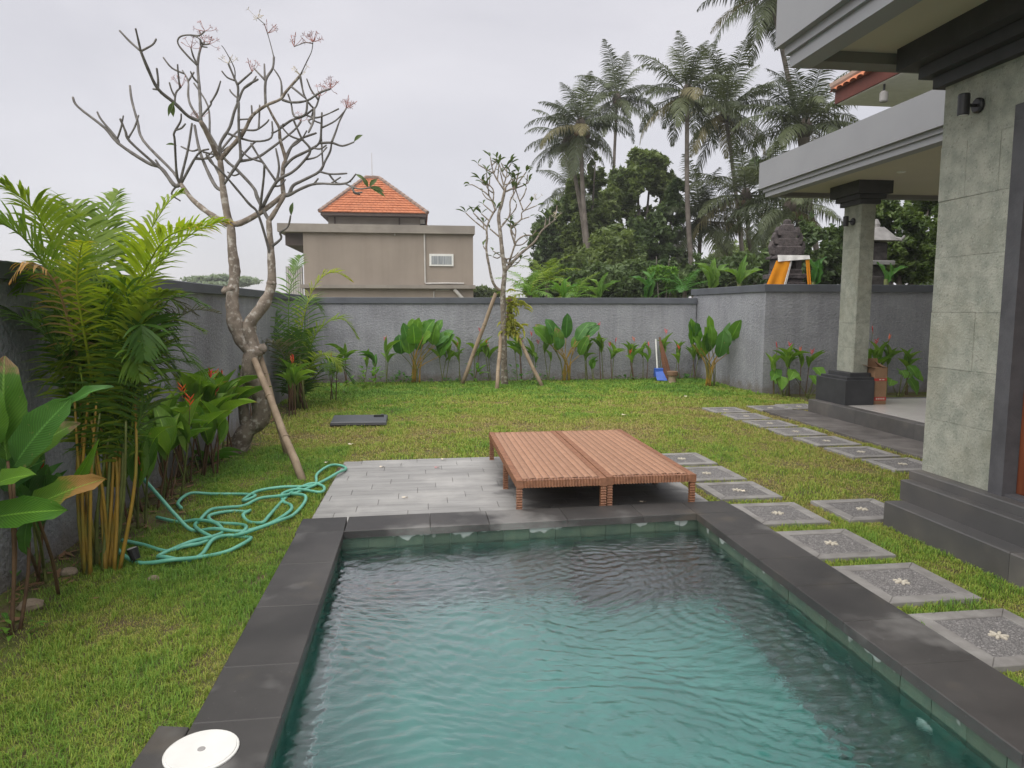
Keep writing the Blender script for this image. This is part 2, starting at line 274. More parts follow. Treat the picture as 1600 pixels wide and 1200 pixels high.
# water
def water_material():
    m, n, l = nodes_of('pool_water')
    out = n.new('ShaderNodeOutputMaterial'); rf = n.new('ShaderNodeBsdfRefraction'); gl = n.new('ShaderNodeBsdfGlossy'); fr = n.new('ShaderNodeFresnel'); mx = n.new('ShaderNodeMixShader')
    rf.inputs['Color'].default_value = (0.80, 0.965, 0.955, 1); rf.inputs['Roughness'].default_value = 0.0; rf.inputs['IOR'].default_value = 1.333
    gl.inputs['Color'].default_value = (0.96, 0.98, 1, 1); gl.inputs['Roughness'].default_value = 0.02; fr.inputs['IOR'].default_value = 1.75
    gb = n.new('ShaderNodeNewGeometry'); im = n.new('ShaderNodeMapRange'); im.inputs['To Min'].default_value = 1.36; im.inputs['To Max'].default_value = 1.333
    l.new(gb.outputs['Backfacing'], im.inputs['Value']); l.new(im.outputs['Result'], fr.inputs['IOR'])
    b = n.new('ShaderNodeBump'); b.inputs['Strength'].default_value = 0.5; b.inputs['Distance'].default_value = 0.004
    g = n.new('ShaderNodeNewGeometry'); mp = n.new('ShaderNodeMapping'); mp.inputs['Scale'].default_value = (0.55, 1.35, 1); mp.inputs['Rotation'].default_value = (0, 0, 0.25)
    l.new(g.outputs['Position'], mp.inputs['Vector'])
    t = noise_node(n, l, 38, 3, 0.6, dist=0.9, vec=mp.outputs['Vector'])
    l.new(t.outputs['Fac'], b.inputs['Height'])
    for x in (rf, gl, fr): l.new(b.outputs['Normal'], x.inputs['Normal'])
    bo = n.new('ShaderNodeMapRange'); bo.inputs['To Min'].default_value = 3.1; bo.inputs['To Max'].default_value = 1.0; l.new(gb.outputs['Backfacing'], bo.inputs['Value'])
    ml = n.new('ShaderNodeMath'); ml.operation = 'MULTIPLY'; ml.use_clamp = True; l.new(fr.outputs[0], ml.inputs[0]); l.new(bo.outputs['Result'], ml.inputs[1])
    l.new(ml.outputs[0], mx.inputs['Fac']); l.new(rf.outputs[0], mx.inputs[1]); l.new(gl.outputs[0], mx.inputs[2]); l.new(mx.outputs[0], out.inputs['Surface'])
    return m
M_water = water_material()
def grass_material():
    m, n, l = nodes_of('grass_blades')
    out = n.new('ShaderNodeOutputMaterial'); p = n.new('ShaderNodeBsdfPrincipled'); tr = n.new('ShaderNodeBsdfTranslucent'); mx = n.new('ShaderNodeMixShader')
    p.inputs['Roughness'].default_value = 0.6; p.inputs['Specular IOR Level'].default_value = 0.25
    a = n.new('ShaderNodeAttribute'); a.attribute_name = 'tint'
    c = ramp(n, l, a.outputs['Fac'], [(0.0, (0.43, 0.33, 0.15)), (0.25, (0.41, 0.39, 0.11)), (0.5, (0.32, 0.41, 0.065)), (0.78, (0.20, 0.35, 0.05)), (1.0, (0.13, 0.27, 0.042))])
    l.new(c.outputs['Color'], p.inputs['Base Color']); l.new(c.outputs['Color'], tr.inputs['Color']); mx.inputs['Fac'].default_value = 0.3
    l.new(p.outputs['BSDF'], mx.inputs[1]); l.new(tr.outputs['BSDF'], mx.inputs[2]); l.new(mx.outputs[0], out.inputs['Surface'])
    return m
M_grass = grass_material()

# leaves
L_cal = leafmat('calathea_leaf', (0.19, 0.37, 0.045), (0.085, 0.235, 0.03), 0.35, 0.4, veins=True)
L_cal_dk = leafmat('broad_leaf', (0.105, 0.26, 0.05), (0.05, 0.16, 0.03), 0.28, 0.38, veins=True)
L_cal_br = leafmat('broad_leaf_browned', (0.16, 0.30, 0.045), (0.09, 0.22, 0.03), 0.3, 0.42, tip=(0.36, 0.24, 0.13), tippos=(0.84, 0.94), veins=True)
L_cal_or = leafmat('broad_leaf_withered', (0.17, 0.30, 0.04), (0.12, 0.24, 0.03), 0.3, 0.5, tip=(0.42, 0.24, 0.08), tippos=(0.50, 0.68), veins=True)
L_hel = leafmat('heliconia_leaf', (0.26, 0.43, 0.06), (0.12, 0.27, 0.04), 0.35, 0.42, tip=(0.30, 0.27, 0.08), tippos=(0.92, 1.05), veins=True)
L_dry = leafmat('dry_leaf', (0.32, 0.2, 0.12), (0.22, 0.12, 0.065), 0.2, 0.7)
L_are = leafmat('areca_leaf', (0.27, 0.345, 0.035), (0.10, 0.20, 0.024), 0.4, 0.45)
L_are_y = leafmat('areca_leaf_yellow', (0.36, 0.39, 0.03), (0.22, 0.33, 0.03), 0.45, 0.45, tip=(0.55, 0.29, 0.03), tippos=(0.75, 1.0))
L_are_dry = leafmat('areca_leaf_dry', (0.47, 0.34, 0.17), (0.37, 0.25, 0.12), 0.3, 0.6, tip=(0.55, 0.26, 0.04), tippos=(0.5, 1.0))
L_are_gr = leafmat('areca_leaf_grey', (0.25, 0.24, 0.19), (0.11, 0.11, 0.075), 0.25, 0.6)
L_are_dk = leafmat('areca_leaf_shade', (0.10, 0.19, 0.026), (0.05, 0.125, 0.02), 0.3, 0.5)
L_coco = leafmat('coconut_leaf', (0.105, 0.128, 0.055), (0.042, 0.058, 0.027), 0.24, 0.5)
L_coco_y = leafmat('coconut_leaf_old', (0.215, 0.19, 0.09), (0.14, 0.13, 0.062), 0.25, 0.55)
L_tree = leafmat('tree_leaf', (0.215, 0.275, 0.09), (0.075, 0.115, 0.042), 0.3, 0.45, attr=True)
L_tree2 = leafmat('tree_leaf_dark', (0.135, 0.195, 0.07), (0.045, 0.078, 0.032), 0.28, 0.45, attr=True)
L_tree3 = leafmat('hedge_leaf', (0.15, 0.215, 0.05), (0.035, 0.07, 0.02), 0.28, 0.4, attr=True)
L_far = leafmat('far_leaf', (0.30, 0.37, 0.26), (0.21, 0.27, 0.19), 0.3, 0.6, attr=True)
L_ban = leafmat('banana_leaf', (0.21, 0.36, 0.07), (0.11, 0.235, 0.045), 0.35, 0.45, veins=True)
L_fra = leafmat('frangipani_leaf', (0.15, 0.20, 0.075), (0.08, 0.125, 0.05), 0.25, 0.45)
L_fern = leafmat('staghorn_leaf', (0.42, 0.41, 0.07), (0.24, 0.28, 0.045), 0.3, 0.5)
L_bush = leafmat('bush_leaf', (0.20, 0.36, 0.05), (0.08, 0.2, 0.03), 0.3, 0.45, attr=True)
M_stem = solid('green_stem', (0.16, 0.19, 0.05), (0.10, 0.115, 0.035), 12, 0.6)
M_cane = solid('areca_cane', (0.40, 0.245, 0.035), (0.25, 0.16, 0.03), 7, 0.45, extra=ex_stain((0.21, 0.21, 0.04), 3.0, 0.5, 0.66, 2, 0.8))
M_browncane = solid('brown_stem', (0.165, 0.098, 0.052), (0.09, 0.055, 0.032), 9, 0.8)
M_red = solid('red_bract', (0.70, 0.05, 0.035), (0.58, 0.035, 0.03), 20, 0.5)
M_orange = solid('orange_bract', (0.78, 0.17, 0.03), (0.66, 0.08, 0.03), 20, 0.5)
M_pinkfl = solid('pink_frangipani', (0.42, 0.17, 0.13), (0.30, 0.11, 0.095), 20, 0.6)
M_palefl = solid('pale_frangipani', (0.66, 0.58, 0.44), None, 20, 0.6)
M_fstem = solid('flower_stem', (0.19, 0.085, 0.075), None, 20, 0.7)

# ------------------------------------------------------------------ mesh helpers
class MB:
    def __init__(s): s.v = []; s.f = []; s.uv = None
    def box(s, x0, x1, y0, y1, z0, z1, c=0.0):
        if c <= 0:
            i = len(s.v)
            s.v += [(x0, y0, z0), (x1, y0, z0), (x1, y1, z0), (x0, y1, z0), (x0, y0, z1), (x1, y0, z1), (x1, y1, z1), (x0, y1, z1)]
            s.f += [(i, i + 3, i + 2, i + 1), (i + 4, i + 5, i + 6, i + 7), (i, i + 1, i + 5, i + 4), (i + 1, i + 2, i + 6, i + 5), (i + 2, i + 3, i + 7, i + 6), (i + 3, i, i + 4, i + 7)]
        else:
            s.prism([(x0, y0), (x1, y0), (x1, y1), (x0, y1)], z0, z1, c)
        return s
    def prism(s, poly, z0, z1, c=0.0):
        n = len(poly); i = len(s.v)
        P = [Vector((p[0], p[1])) for p in poly]
        if c > 0:
            cen = sum(P, Vector((0, 0))) / n
            Q = []
            for k in range(n):
                a = (P[k - 1] - P[k]).normalized(); b = (P[(k + 1) % n] - P[k]).normalized()
                Q.append(P[k] + (a + b) * c)
            s.v += [(p.x, p.y, z0) for p in P] + [(p.x, p.y, z1 - c) for p in P] + [(q.x, q.y, z1) for q in Q]
            s.f.append(tuple(i + n - 1 - k for k in range(n)))
            for r_ in (0, 1):
                for k in range(n):
                    k2 = (k + 1) % n; o = i + r_ * n
                    s.f.append((o + k, o + k2, o + n + k2, o + n + k))
            s.f.append(tuple(i + 2 * n + k for k in range(n)))
        else:
            s.v += [(p.x, p.y, z0) for p in P] + [(p.x, p.y, z1) for p in P]
            s.f.append(tuple(i + n - 1 - k for k in range(n)))
            for k in range(n):
                k2 = (k + 1) % n; s.f.append((i + k, i + k2, i + n + k2, i + n + k))
            s.f.append(tuple(i + n + k for k in range(n)))
        return s
    def tube(s, pts, rad, n=8, cap=True):
        pts = [Vector(p) for p in pts]; m = len(pts)
        if isinstance(rad, (int, float)): rad = [rad] * m
        i = len(s.v); ref = None
        for k in range(m):
            t = (pts[min(k + 1, m - 1)] - pts[max(k - 1, 0)])
            t = t.normalized() if t.length > 1e-9 else Vector((0, 0, 1))
            if ref is None:
                ref = Vector((0, 0, 1)) if abs(t.z) < 0.9 else Vector((1, 0, 0))
            u = (ref - t * ref.dot(t)); u = u.normalized() if u.length > 1e-6 else t.orthogonal().normalized()
            ref = u; w = t.cross(u)
            for j in range(n):
                a = 2 * math.pi * j / n
                s.v.append(tuple(pts[k] + (u * math.cos(a) + w * math.sin(a)) * rad[k]))
        for k in range(m - 1):
            for j in range(n):
                j2 = (j + 1) % n
                s.f.append((i + k * n + j, i + k * n + j2, i + (k + 1) * n + j2, i + (k + 1) * n + j))
        if cap:
            s.f.append(tuple(i + n - 1 - j for j in range(n))); s.f.append(tuple(i + (m - 1) * n + j for j in range(n)))
        return s
    def lathe(s, prof, cx=0, cy=0, n=20):
        i = len(s.v); m = len(prof)
        for (r, z) in prof:
            for j in range(n):
                a = 2 * math.pi * j / n; s.v.append((cx + r * math.cos(a), cy + r * math.sin(a), z))
        for k in range(m - 1):
            for j in range(n):
                j2 = (j + 1) % n; s.f.append((i + k * n + j, i + k * n + j2, i + (k + 1) * n + j2, i + (k + 1) * n + j))
        s.f.append(tuple(i + n - 1 - j for j in range(n))); s.f.append(tuple(i + (m - 1) * n + j for j in range(n)))
        return s
    def quad(s, a, b, c, d):
        i = len(s.v); s.v += [tuple(a), tuple(b), tuple(c), tuple(d)]; s.f.append((i, i + 1, i + 2, i + 3)); return s
    def poly(s, pts, thick):
        """flat outline given in 3-D (planar), extruded by vector thick"""
        n = len(pts); i = len(s.v); t = Vector(thick)
        s.v += [tuple(Vector(p)) for p in pts] + [tuple(Vector(p) + t) for p in pts]
        s.f.append(tuple(range(i + n - 1, i - 1, -1))); s.f.append(tuple(range(i + n, i + 2 * n)))
        for k in range(n):
            k2 = (k + 1) % n; s.f.append((i + k, i + k2, i + n + k2, i + n + k))
        return s
    def mesh(s, name, mat, off=None, smooth=False):
        me = bpy.data.meshes.new(name)
        v = s.v if off is None else [(a - off[0], b - off[1], c - off[2]) for a, b, c in s.v]
        me.from_pydata(v, [], s.f)
        if mat: me.materials.append(mat)
        if smooth: me.polygons.foreach_set('use_smooth', [True] * len(me.polygons))
        if s.uv is not None:
            ul = me.uv_layers.new(name='UVMap'); li = np.empty(len(me.loops), dtype=np.int32); me.loops.foreach_get('vertex_index', li)
            ul.data.foreach_set('uv', np.asarray(s.uv, dtype=np.float32)[li].ravel())
        me.update(); return me
    def build(s, name, mat, parent=None, smooth=False, loc=None):
        """vertices are in world coordinates; object origin = parent's base, or loc, or 0"""
        off = world_of(parent) if parent is not None else (loc if loc is not None else None)
        o = bpy.data.objects.new(name, s.mesh(name, mat, off, smooth)); COL.objects.link(o)
        if parent is not None: o.parent = parent
        elif loc is not None: o.location = loc
        return o
ORG = {}
def world_of(o):
    p = Vector((0, 0, 0))
    while o is not None:
        p += o.location; o = o.parent
    return p
def tag(o, label=None, cat=None, group=None, kind=None):
    if label: o['label'] = label
    if cat: o['category'] = cat
    if group: o['group'] = group
    if kind: o['kind'] = kind
    return o
def thing(name, label, cat, loc=(0, 0, 0), group=None, rz=0.0):
    o = bpy.data.objects.new(name, None); o.empty_display_size = 0.1; COL.objects.link(o)
    o.location = loc; o.rotation_euler = (0, 0, rz)
    return tag(o, label, cat, group)
def inst(name, me, parent, mat4=None):
    o = bpy.data.objects.new(name, me); COL.objects.link(o); o.parent = parent
    if mat4 is not None: o.matrix_local = mat4
    return o
def copy_tree(o, parent=None):
    c = o.copy(); COL.objects.link(c); c.parent = parent
    for ch in o.children: copy_tree(ch, c)
    return c
def smoothpts(pts, sub=4):
    P = [Vector(p) for p in pts]; out = []
    for i in range(len(P) - 1):
        p0, p1, p2, p3 = P[max(i - 1, 0)], P[i], P[i + 1], P[min(i + 2, len(P) - 1)]
        for k in range(sub):
            t = k / sub
            out.append(0.5 * ((2 * p1) + (p2 - p0) * t + (2 * p0 - 5 * p1 + 4 * p2 - p3) * t * t + (3 * p1 - p0 - 3 * p2 + p3) * t ** 3))
    out.append(P[-1]); return out
def fast_mesh(name, verts, faces, mat, tint=None):
    """verts (n,3) array, faces (m,k) int array of equal-sided faces"""
    me = bpy.data.meshes.new(name); n, (m, k) = len(verts), faces.shape
    me.vertices.add(n); me.vertices.foreach_set('co', np.ascontiguousarray(verts, dtype=np.float32).ravel())
    me.loops.add(m * k); me.loops.foreach_set('vertex_index', np.ascontiguousarray(faces, dtype=np.int32).ravel())
    me.polygons.add(m); me.polygons.foreach_set('loop_start', np.arange(0, m * k, k, dtype=np.int32))
    me.polygons.foreach_set('loop_total', np.full(m, k, dtype=np.int32))
    me.materials.append(mat)
    if tint is not None:
        a = me.attributes.new('tint', 'FLOAT', 'POINT'); a.data.foreach_set('value', np.ascontiguousarray(tint, dtype=np.float32))
    me.update(); me.validate(); return me

# ================================================================== SETTING
# ---- ground sheet with the pool pit left open
g = MB(); B = 1600
for (x0, x1, y0, y1) in ((-B, -0.72, -B, B), (2.36, B, -B, B), (-0.72, 2.36, 5.34, B), (-0.72, 2.36, -B, 0.5)):
    g.quad((x0, y0, 0), (x1, y0, 0), (x1, y1, 0), (x0, y1, 0))
tag(g.build('ground', M_soil), kind='structure')

# ---- pool
XL, XR, YN = -0.59, 2.17, 0.70
def yfar(x): return 5.125 + (x + 0.59) * 0.0405           # far side runs very slightly askew
pool = thing('swimming_pool', 'green stone swimming pool with dark andesite coping', 'swimming pool', (0.8, 3.0, 0))
WL = -0.035
b = MB()
b.quad((XL, YN, -1.15), (XR, YN, -1.15), (XR, yfar(XR), -1.15), (XL, yfar(XL), -1.15))
b.build('pool_floor', M_floorp, pool)
b = MB()
e = 0.006
b.quad((XL - e, YN, -1.15), (XL - e, yfar(XL) + e, -1.15), (XL - e, yfar(XL) + e, 0.05), (XL - e, YN, 0.05))
b.quad((XR + e, yfar(XR) + e, -1.15), (XR + e, YN, -1.15), (XR + e, YN, 0.05), (XR + e, yfar(XR) + e, 0.05))
b.quad((XL - e, yfar(XL) + e, -1.15), (XR + e, yfar(XR) + e, -1.15), (XR + e, yfar(XR) + e, 0.05), (XL - e, yfar(XL) + e, 0.05))
b.quad((XR + e, YN, -1.15), (XL - e, YN, -1.15), (XL - e, YN, 0.05), (XR + e, YN, 0.05))
b.build('grout', M_grout, pool)
rows = [(0.045, -0.085), (-0.089, -0.285), (-0.289, -0.485), (-0.489, -0.685), (-0.689, -0.885), (-0.889, -1.15)]
tw = 0.20
for ri, (zt, zb) in enumerate(rows):
    mt = M_tile_top if ri == 0 else M_tile_grn
    y = yfar(XR)
    while y > YN + 0.3:
        j = random.uniform(-.0015, .0015)
        MB().box(XR - 0.004 + j, XR + 0.01, y - tw + 0.004, y, zb, zt).build('wall_tile', mt, pool); y -= tw
    if ri < 3:
        y = yfar(XL)
        while y > 2.0:
            MB().box(XL - 0.01, XL + 0.004, y - tw + 0.004, y, zb, zt).build('wall_tile', mt, pool); y -= tw
    x = XL
    while x < XR - 0.05:
        x1 = min(x + tw - 0.004, XR); y0, y1 = yfar(x), yfar(x1)
        MB().prism([(x, y0 - 0.004), (x1, y1 - 0.004), (x1, y1 + 0.01), (x, y0 + 0.01)], zb, zt).build('wall_tile', mt, pool); x += tw
MB().prism([(1.15, 4.90), (XR - .005, 4.94), (XR - .005, yfar(XR) - .005), (1.15, yfar(1.15) - .005)], -1.1, -0.16, 0.01).build('underwater_bench', M_ledge, pool)
# coping stones, each its own block
CT, CB = 0.10, 0.045
def cop(poly): MB().prism(poly, CB, CT, 0.004).build('coping_stone', M_and, pool)
ys = [0.75, 1.4, 2.0, 2.36, 2.735, 3.17, 3.82, 4.47, 5.10]
gp = 0.001
for a, c in zip(ys[:-1], ys[1:]): cop([(-0.895, a + gp), (-0.56, a + gp), (-0.56, c - gp), (-0.895, c - gp)])
cop([(-0.905, 5.10 + gp), (-0.56, 5.10 + gp), (-0.575, 5.465), (-0.905, 5.455)])
xs = [-0.56, 0.06, 0.50, 1.10, 1.70, 2.14]
def yi(x): return 5.10 + (x + .56) * 0.0395
def yo(x): return 5.465 + (x + .56) * 0.022
for a, c in zip(xs[:-1], xs[1:]): cop([(a + gp, yi(a)), (c - gp, yi(c)), (c - gp, yo(c)), (a + gp, yo(a))])
yr = [0.75, 1.5, 2.15, 2.80, 3.25, 3.72, 4.17, 4.66, 5.20]
for a, c in zip(yr[:-1], yr[1:]): cop([(2.14, a + gp), (2.53, a + gp), (2.53, c - gp), (2.14, c - gp)])
cop([(2.14, 5.20 + gp), (2.53, 5.20 + gp), (2.51, yo(2.51)), (2.14 + gp, yo(2.14))])
for a, c in ((-0.895, 0), (0, 0.8), (0.8, 1.6), (1.6, 2.53)): cop([(a + gp, 0.40), (c - gp, 0.40), (c - gp, 0.73), (a + gp, 0.73)])
cop([(-1.04, 2.2), (-0.899, 2.2), (-0.899, 2.715), (-1.02, 2.74)])
# return fitting on the pool wall
ft = MB(); c0 = AX(1442, 1141, XR - 0.01)
prof = [(0.045, 0.0), (0.045, -0.008), (0.034, -0.02), (0.018, -0.024)]
for k, (r, d) in enumerate(prof):
    for j in range(16):
        a = 2 * math.pi * j / 16; ft.v.append((XR - 0.004 + d, c0.y + r * math.cos(a), -0.19 + r * math.sin(a)))
for k in range(3):
    for j in range(16): ft.f.append((k * 16 + j, k * 16 + (j + 1) % 16, (k + 1) * 16 + (j + 1) % 16, (k + 1) * 16 + j))
ft.f.append(tuple(48 + j for j in range(16)))
ft.build('return_fitting', M_white, pool, True)
# pool water with ripples in the surface
nx, ny = 330, 560
xs_ = np.linspace(XL - 0.002, XR + 0.002, nx); t_ = np.linspace(0, 1, ny)
X_, T_ = np.meshgrid(xs_, t_)
YF = 5.125 + (X_ + 0.59) * 0.0405
Y_ = YN + (YF - YN) * T_
def waves():
    z = np.zeros_like(X_); rg = np.random.default_rng(3)
    wx = 0.10 * np.sin(2.1 * X_ + 1.7 * Y_) + 0.07 * np.sin(4.3 * Y_ - 2.2 * X_ + 1) + 0.05 * np.sin(6.1 * X_ + 3.3 * Y_ + 2)
    for k in range(40):
        lam = math.exp(rg.uniform(math.log(.03), math.log(.13))); th = rg.normal(1.5, 0.6); ph = rg.uniform(0, 6.28)
        kx, ky = 2 * math.pi / lam * math.cos(th), 2 * math.pi / lam * math.sin(th)
        env = 0.5 + 0.7 * np.sin(rg.uniform(.8, 2.2) * X_ + rg.uniform(.8, 2.2) * Y_ + rg.uniform(0, 6.28))
        z += 0.0040 * lam * env * np.sin(kx * (X_ + wx) + ky * (Y_ + 0.7 * wx) + ph)
    for (cx, cy, lam, amp) in ((1.75, 3.75, 0.11, .0016), (0.9, 2.6, 0.14, .0015), (1.2, 4.7, 0.09, .0011)):
        d = np.sqrt((X_ - cx) ** 2 + ((Y_ - cy) * 1.2) ** 2) + 0.4 * wx
        z += amp * np.sin(2 * math.pi * d / lam) * np.exp(-d / 0.55)
    return z
V = np.stack([X_, Y_, WL + waves()], -1).reshape(-1, 3)
ii, jj = np.meshgrid(np.arange(ny - 1), np.arange(nx - 1), indexing='ij'); a0 = ii * nx + jj
F = np.stack([a0, a0 + 1, a0 + nx + 1, a0 + nx], -1).reshape(-1, 4)
me = fast_mesh('water', V, F, M_water); me.polygons.foreach_set('use_smooth', [True] * len(me.polygons))
wob = bpy.data.objects.new('water', me); COL.objects.link(wob); tag(wob, kind='structure')

# skimmer lid
lid = thing('skimmer_lid', 'round white plastic skimmer lid set into the dark coping', 'lid', (-0.805, 2.545, CT + 0.001))
MB().lathe([(0.129, 0.101), (0.129, 0.106), (0.126, 0.108), (0.125, 0.106), (0.121, 0.106), (0.119, 0.110), (0.06, 0.111), (0.02, 0.111)], -0.805, 2.545, 40).build('cover', M_white, lid)
MB().lathe([(0.014, 0.1112), (0.013, 0.1135), (0.008, 0.114)], -0.805, 2.545, 16).build('finger_hole', M_steel, lid)

# ---- deck of streaked tiles between pool and lawn
deck = tag(MB().prism([(-0.89, 5.47), (2.50, 5.54), (2.50, 8.0), (-0.84, 7.82)], 0.0015, 0.006).build('deck', M_bed), kind='structure')
rowh = 0.186
for r_ in range(13):
    y0 = 5.50 + r_ * rowh; off = (r_ * 0.43) % 0.6; x = -0.885 - off
    while x < 2.48:
        xa, xb = max(x, -0.885 + 0.02 * (y0 - 5.5)), min(x + 0.597, 2.495)
        yb = min(y0 + rowh - 0.003, 7.86 + 0.05 * (xb + .8))
        if xb - xa > 0.03 and yb > y0 + 0.03:
            j = random.uniform(0, .0008)
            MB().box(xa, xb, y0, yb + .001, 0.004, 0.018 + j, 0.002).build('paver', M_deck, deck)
        x += 0.60

# ---- garden walls
def wall_thing(label, poly_wall, h, cap_poly, cap_h):
    c = Vector((sum(p[0] for p in poly_wall) / len(poly_wall), sum(p[1] for p in poly_wall) / len(poly_wall), 0))
    t = thing('garden_wall', label, 'wall', c, 'rough rendered garden walls')
    MB().prism(poly_wall, -0.1, h).build('rendered_face', M_stucco, t)
    MB().prism(cap_poly, h - 0.002, h + cap_h, 0.008).build('coping_cap', M_cap, t)
    return t
wall_thing('long grey rendered wall with dark cap behind the yellow-caned palm and hose', [(-2.68, 0.6), (-2.5, 0.6), (-2.5, 16.62), (-2.68, 16.62)], 1.88, [(-2.72, 0.6), (-2.455, 0.6), (-2.455, 16.575), (-2.72, 16.575)], 0.105)
wall_thing('grey rendered wall with dark cap below the tan two-storey house', [(-2.5, 16.68), (6.70, 16.68), (6.70, 16.86), (-2.5, 16.86)], 1.82, [(-2.72, 16.635), (6.695, 16.635), (6.695, 16.9), (-2.72, 16.9)], 0.135)
wall_thing('short taller grey wall meeting the back wall beside the small stone shrine', [(6.72, 13.40), (6.90, 13.40), (6.90, 16.95), (6.72, 16.95)], 2.03, [(6.68, 13.375), (6.94, 13.375), (6.94, 17.0), (6.68, 17.0)], 0.14)
wall_thing('dark grey rendered wall behind the porch pillar, below the stone shrine', [(6.72, 13.22), (13.5, 13.22), (13.5, 13.395), (6.72, 13.395)], 2.03, [(6.68, 13.18), (13.5, 13.18), (13.5, 13.372), (6.68, 13.372)], 0.14)

# ================================================================== THE VILLA
villa = thing('villa', 'villa with green stone cladding, grey flat roof slabs and dark stone plinth', 'house', (6.5, 5.0, 0))
# stepped plinth of the near wing
def blocks(name, x0, x1, ya, yb, z0, z1, m, L=1.2, c=0.008):
    y = yb
    while y > ya:
        yy = max(y - L, ya); MB().box(x0, x1, yy + 0.0015, y - 0.0015, z0, z1, c).build(name, m, villa); y = yy
blocks('plinth_step', 3.60, 9.0, -2.0, 5.02, -0.05, 0.20, M_step)
blocks('plinth_step', 3.75, 9.0, -2.0, 5.05, 0.20, 0.36, M_step, 1.4)
blocks('plinth_step', 3.83, 9.0, -2.0, 5.065, 0.36, 0.43, M_step, 1.1)
# wall of the near wing, clad in stone tiles
WX = 3.92
MB().box(WX + 0.012, 9.0, 4.366, 5.03, 0.43, 3.80).build('wall', M_joint, villa)
MB().box(WX + 0.012, 9.0, -2.0, 4.365, 2.97, 3.80).build('wall', M_joint, villa)
MB().box(4.25, 9.0, -2.0, 3.0, 0.43, 2.97).build('wall', M_joint, villa)
zz = 0.432; k = 0
rowhs = [0.42, 0.40, 0.42, 0.41, 0.42, 0.40, 0.42, 0.41, 0.42, 0.42]
while zz < 3.8:
    hh = rowhs[k % 10]; z1 = min(zz + hh - 0.004, 3.8)
    cuts = [5.04]; y = 5.04 - (0.26 if k % 2 else 0.44)
    lim = 4.368 if z1 < 3.0 else 0.8
    while y > lim + 0.05: cuts.append(y); y -= random.choice((0.3, 0.42, 0.36))
    cuts.append(lim)
    for a, c in zip(cuts[:-1], cuts[1:]):
        j = random.uniform(-0.004, 0.003)
        MB().box(WX + j, WX + 0.02, c + 0.0012, a - 0.0006, zz, z1 + .002, 0).build('cladding_tile', M_clad, villa)
    MB().box(WX + 0.021, 4.9, 5.032, 5.042, zz, z1).build('cladding_tile', M_clad, villa)
    zz += hh; k += 1
# capital under the roof slab
for (d, z0, z1) in ((0.06, 3.34, 3.43), (0.13, 3.43, 3.52), (0.24, 3.52, 3.74)):
    MB().box(WX - d, 9.0, 0.6, 5.04 + d, z0, z1, 0.006).build('capital_moulding', M_char, villa)
# door frame and door
MB().box(3.905, 4.12, 4.245, 4.365, 0.43, 2.93).build('door_frame', M_frame, villa)
MB().box(3.905, 4.12, 2.9, 4.365, 2.931, 3.03).build('door_frame', M_frame, villa)
door = MB().box(4.03, 4.09, 3.36, 4.24, 0.45, 2.92).build('door', M_door, villa)
for a, c in ((4.13, 4.24), (3.36, 3.5)): MB().box(4.008, 4.029, a, c, 0.45, 2.92, 0).build('door_stile', M_door, door)
for a, c in ((0.45, 0.7), (1.5, 1.66), (2.7, 2.92)): MB().box(4.006, 4.029, 3.502, 4.128, a, c).build('door_rail', M_door, door)
MB().box(3.925, 4.02, 3.0, 4.244, 0.431, 0.447).build('door_sill', M_frame, villa)
# upper roof slab with stepped fascia
UX, UY = 2.86, 5.62
MB().box(UX, 9.5, -1.5, UY, 3.77, 4.9).build('roof_slab', M_fascia, villa)
MB().box(UX + 0.055, 9.5, -1.5, UY - 0.05, 3.70, 3.769).build('fascia_moulding', M_fascia, villa)
MB().box(UX + 0.085, UX + 0.26, -1.5, UY - 0.08, 3.60, 3.699).build('fascia_moulding', M_fascia, villa)
MB().box(UX + 0.261, 9.5, UY - 0.255, UY - 0.08, 3.602, 3.699).build('edge_beam', M_beam, villa)
MB().box(UX + 0.262, 9.5, -1.5, UY - 0.256, 3.685, 3.6985).build('soffit', M_soffit, villa)
# porch: raised floor, apron, corner pillar, lower roof
blocks('porch_kerb', 6.25, 6.42, 5.3, 10.72, -0.05, 0.24, M_step, 1.25)
MB().box(6.42, 12.0, 10.55, 10.72, -0.05, 0.24, 0.006).build('porch_kerb', M_step, villa)
MB().box(6.42, 12.0, 5.3, 10.548, -0.05, 0.222).build('porch_slab', M_step, villa)
fx = 6.424
while fx < 11.6:
    fy = 10.546
    while fy > 6.2:
        MB().box(fx, fx + 0.597, fy - 0.597, fy, 0.2225, 0.2415).build('floor_tile', M_floor, villa); fy -= 0.60
    fx += 0.60
ap = G(1215, 640); y = 10.95; 
while y > 5.2:
    x0 = 5.60 + random.uniform(-.02, .02); L = random.uniform(.75, 1.0)
    MB().box(x0, 6.245, y - L + 0.004, y, -0.02, 0.035 + random.uniform(0, .006), 0.006).build('apron_slab', M_apron, villa); y -= L
pil = MB().box(6.615, 6.815, 10.125, 10.515, 0.70, 3.62).build('pillar', M_joint, villa)
for (x0, x1, y0, y1, z0, z1) in ((6.36, 6.83, 9.90, 10.70, 0.2405, 0.62), (6.41, 6.85, 9.95, 10.66, 0.62, 0.66), (6.50, 6.84, 10.02, 10.60, 0.66, 0.72)):
    MB().box(x0, x1, y0, y1, z0, z1, 0.006).build('pillar_base', M_char, pil)
zz = 0.721
while zz < 3.3:
    z1 = min(zz + 0.38, 3.3) - 0.003
    j = random.uniform(-.002, .002)
    MB().box(6.60 + j, 6.614, 10.112, 10.53, zz, z1).build('cladding_tile', M_clad, pil)
    MB().box(6.602, 6.83, 10.096 + j, 10.111, zz, z1).build('cladding_tile', M_clad, pil)
    zz += 0.38
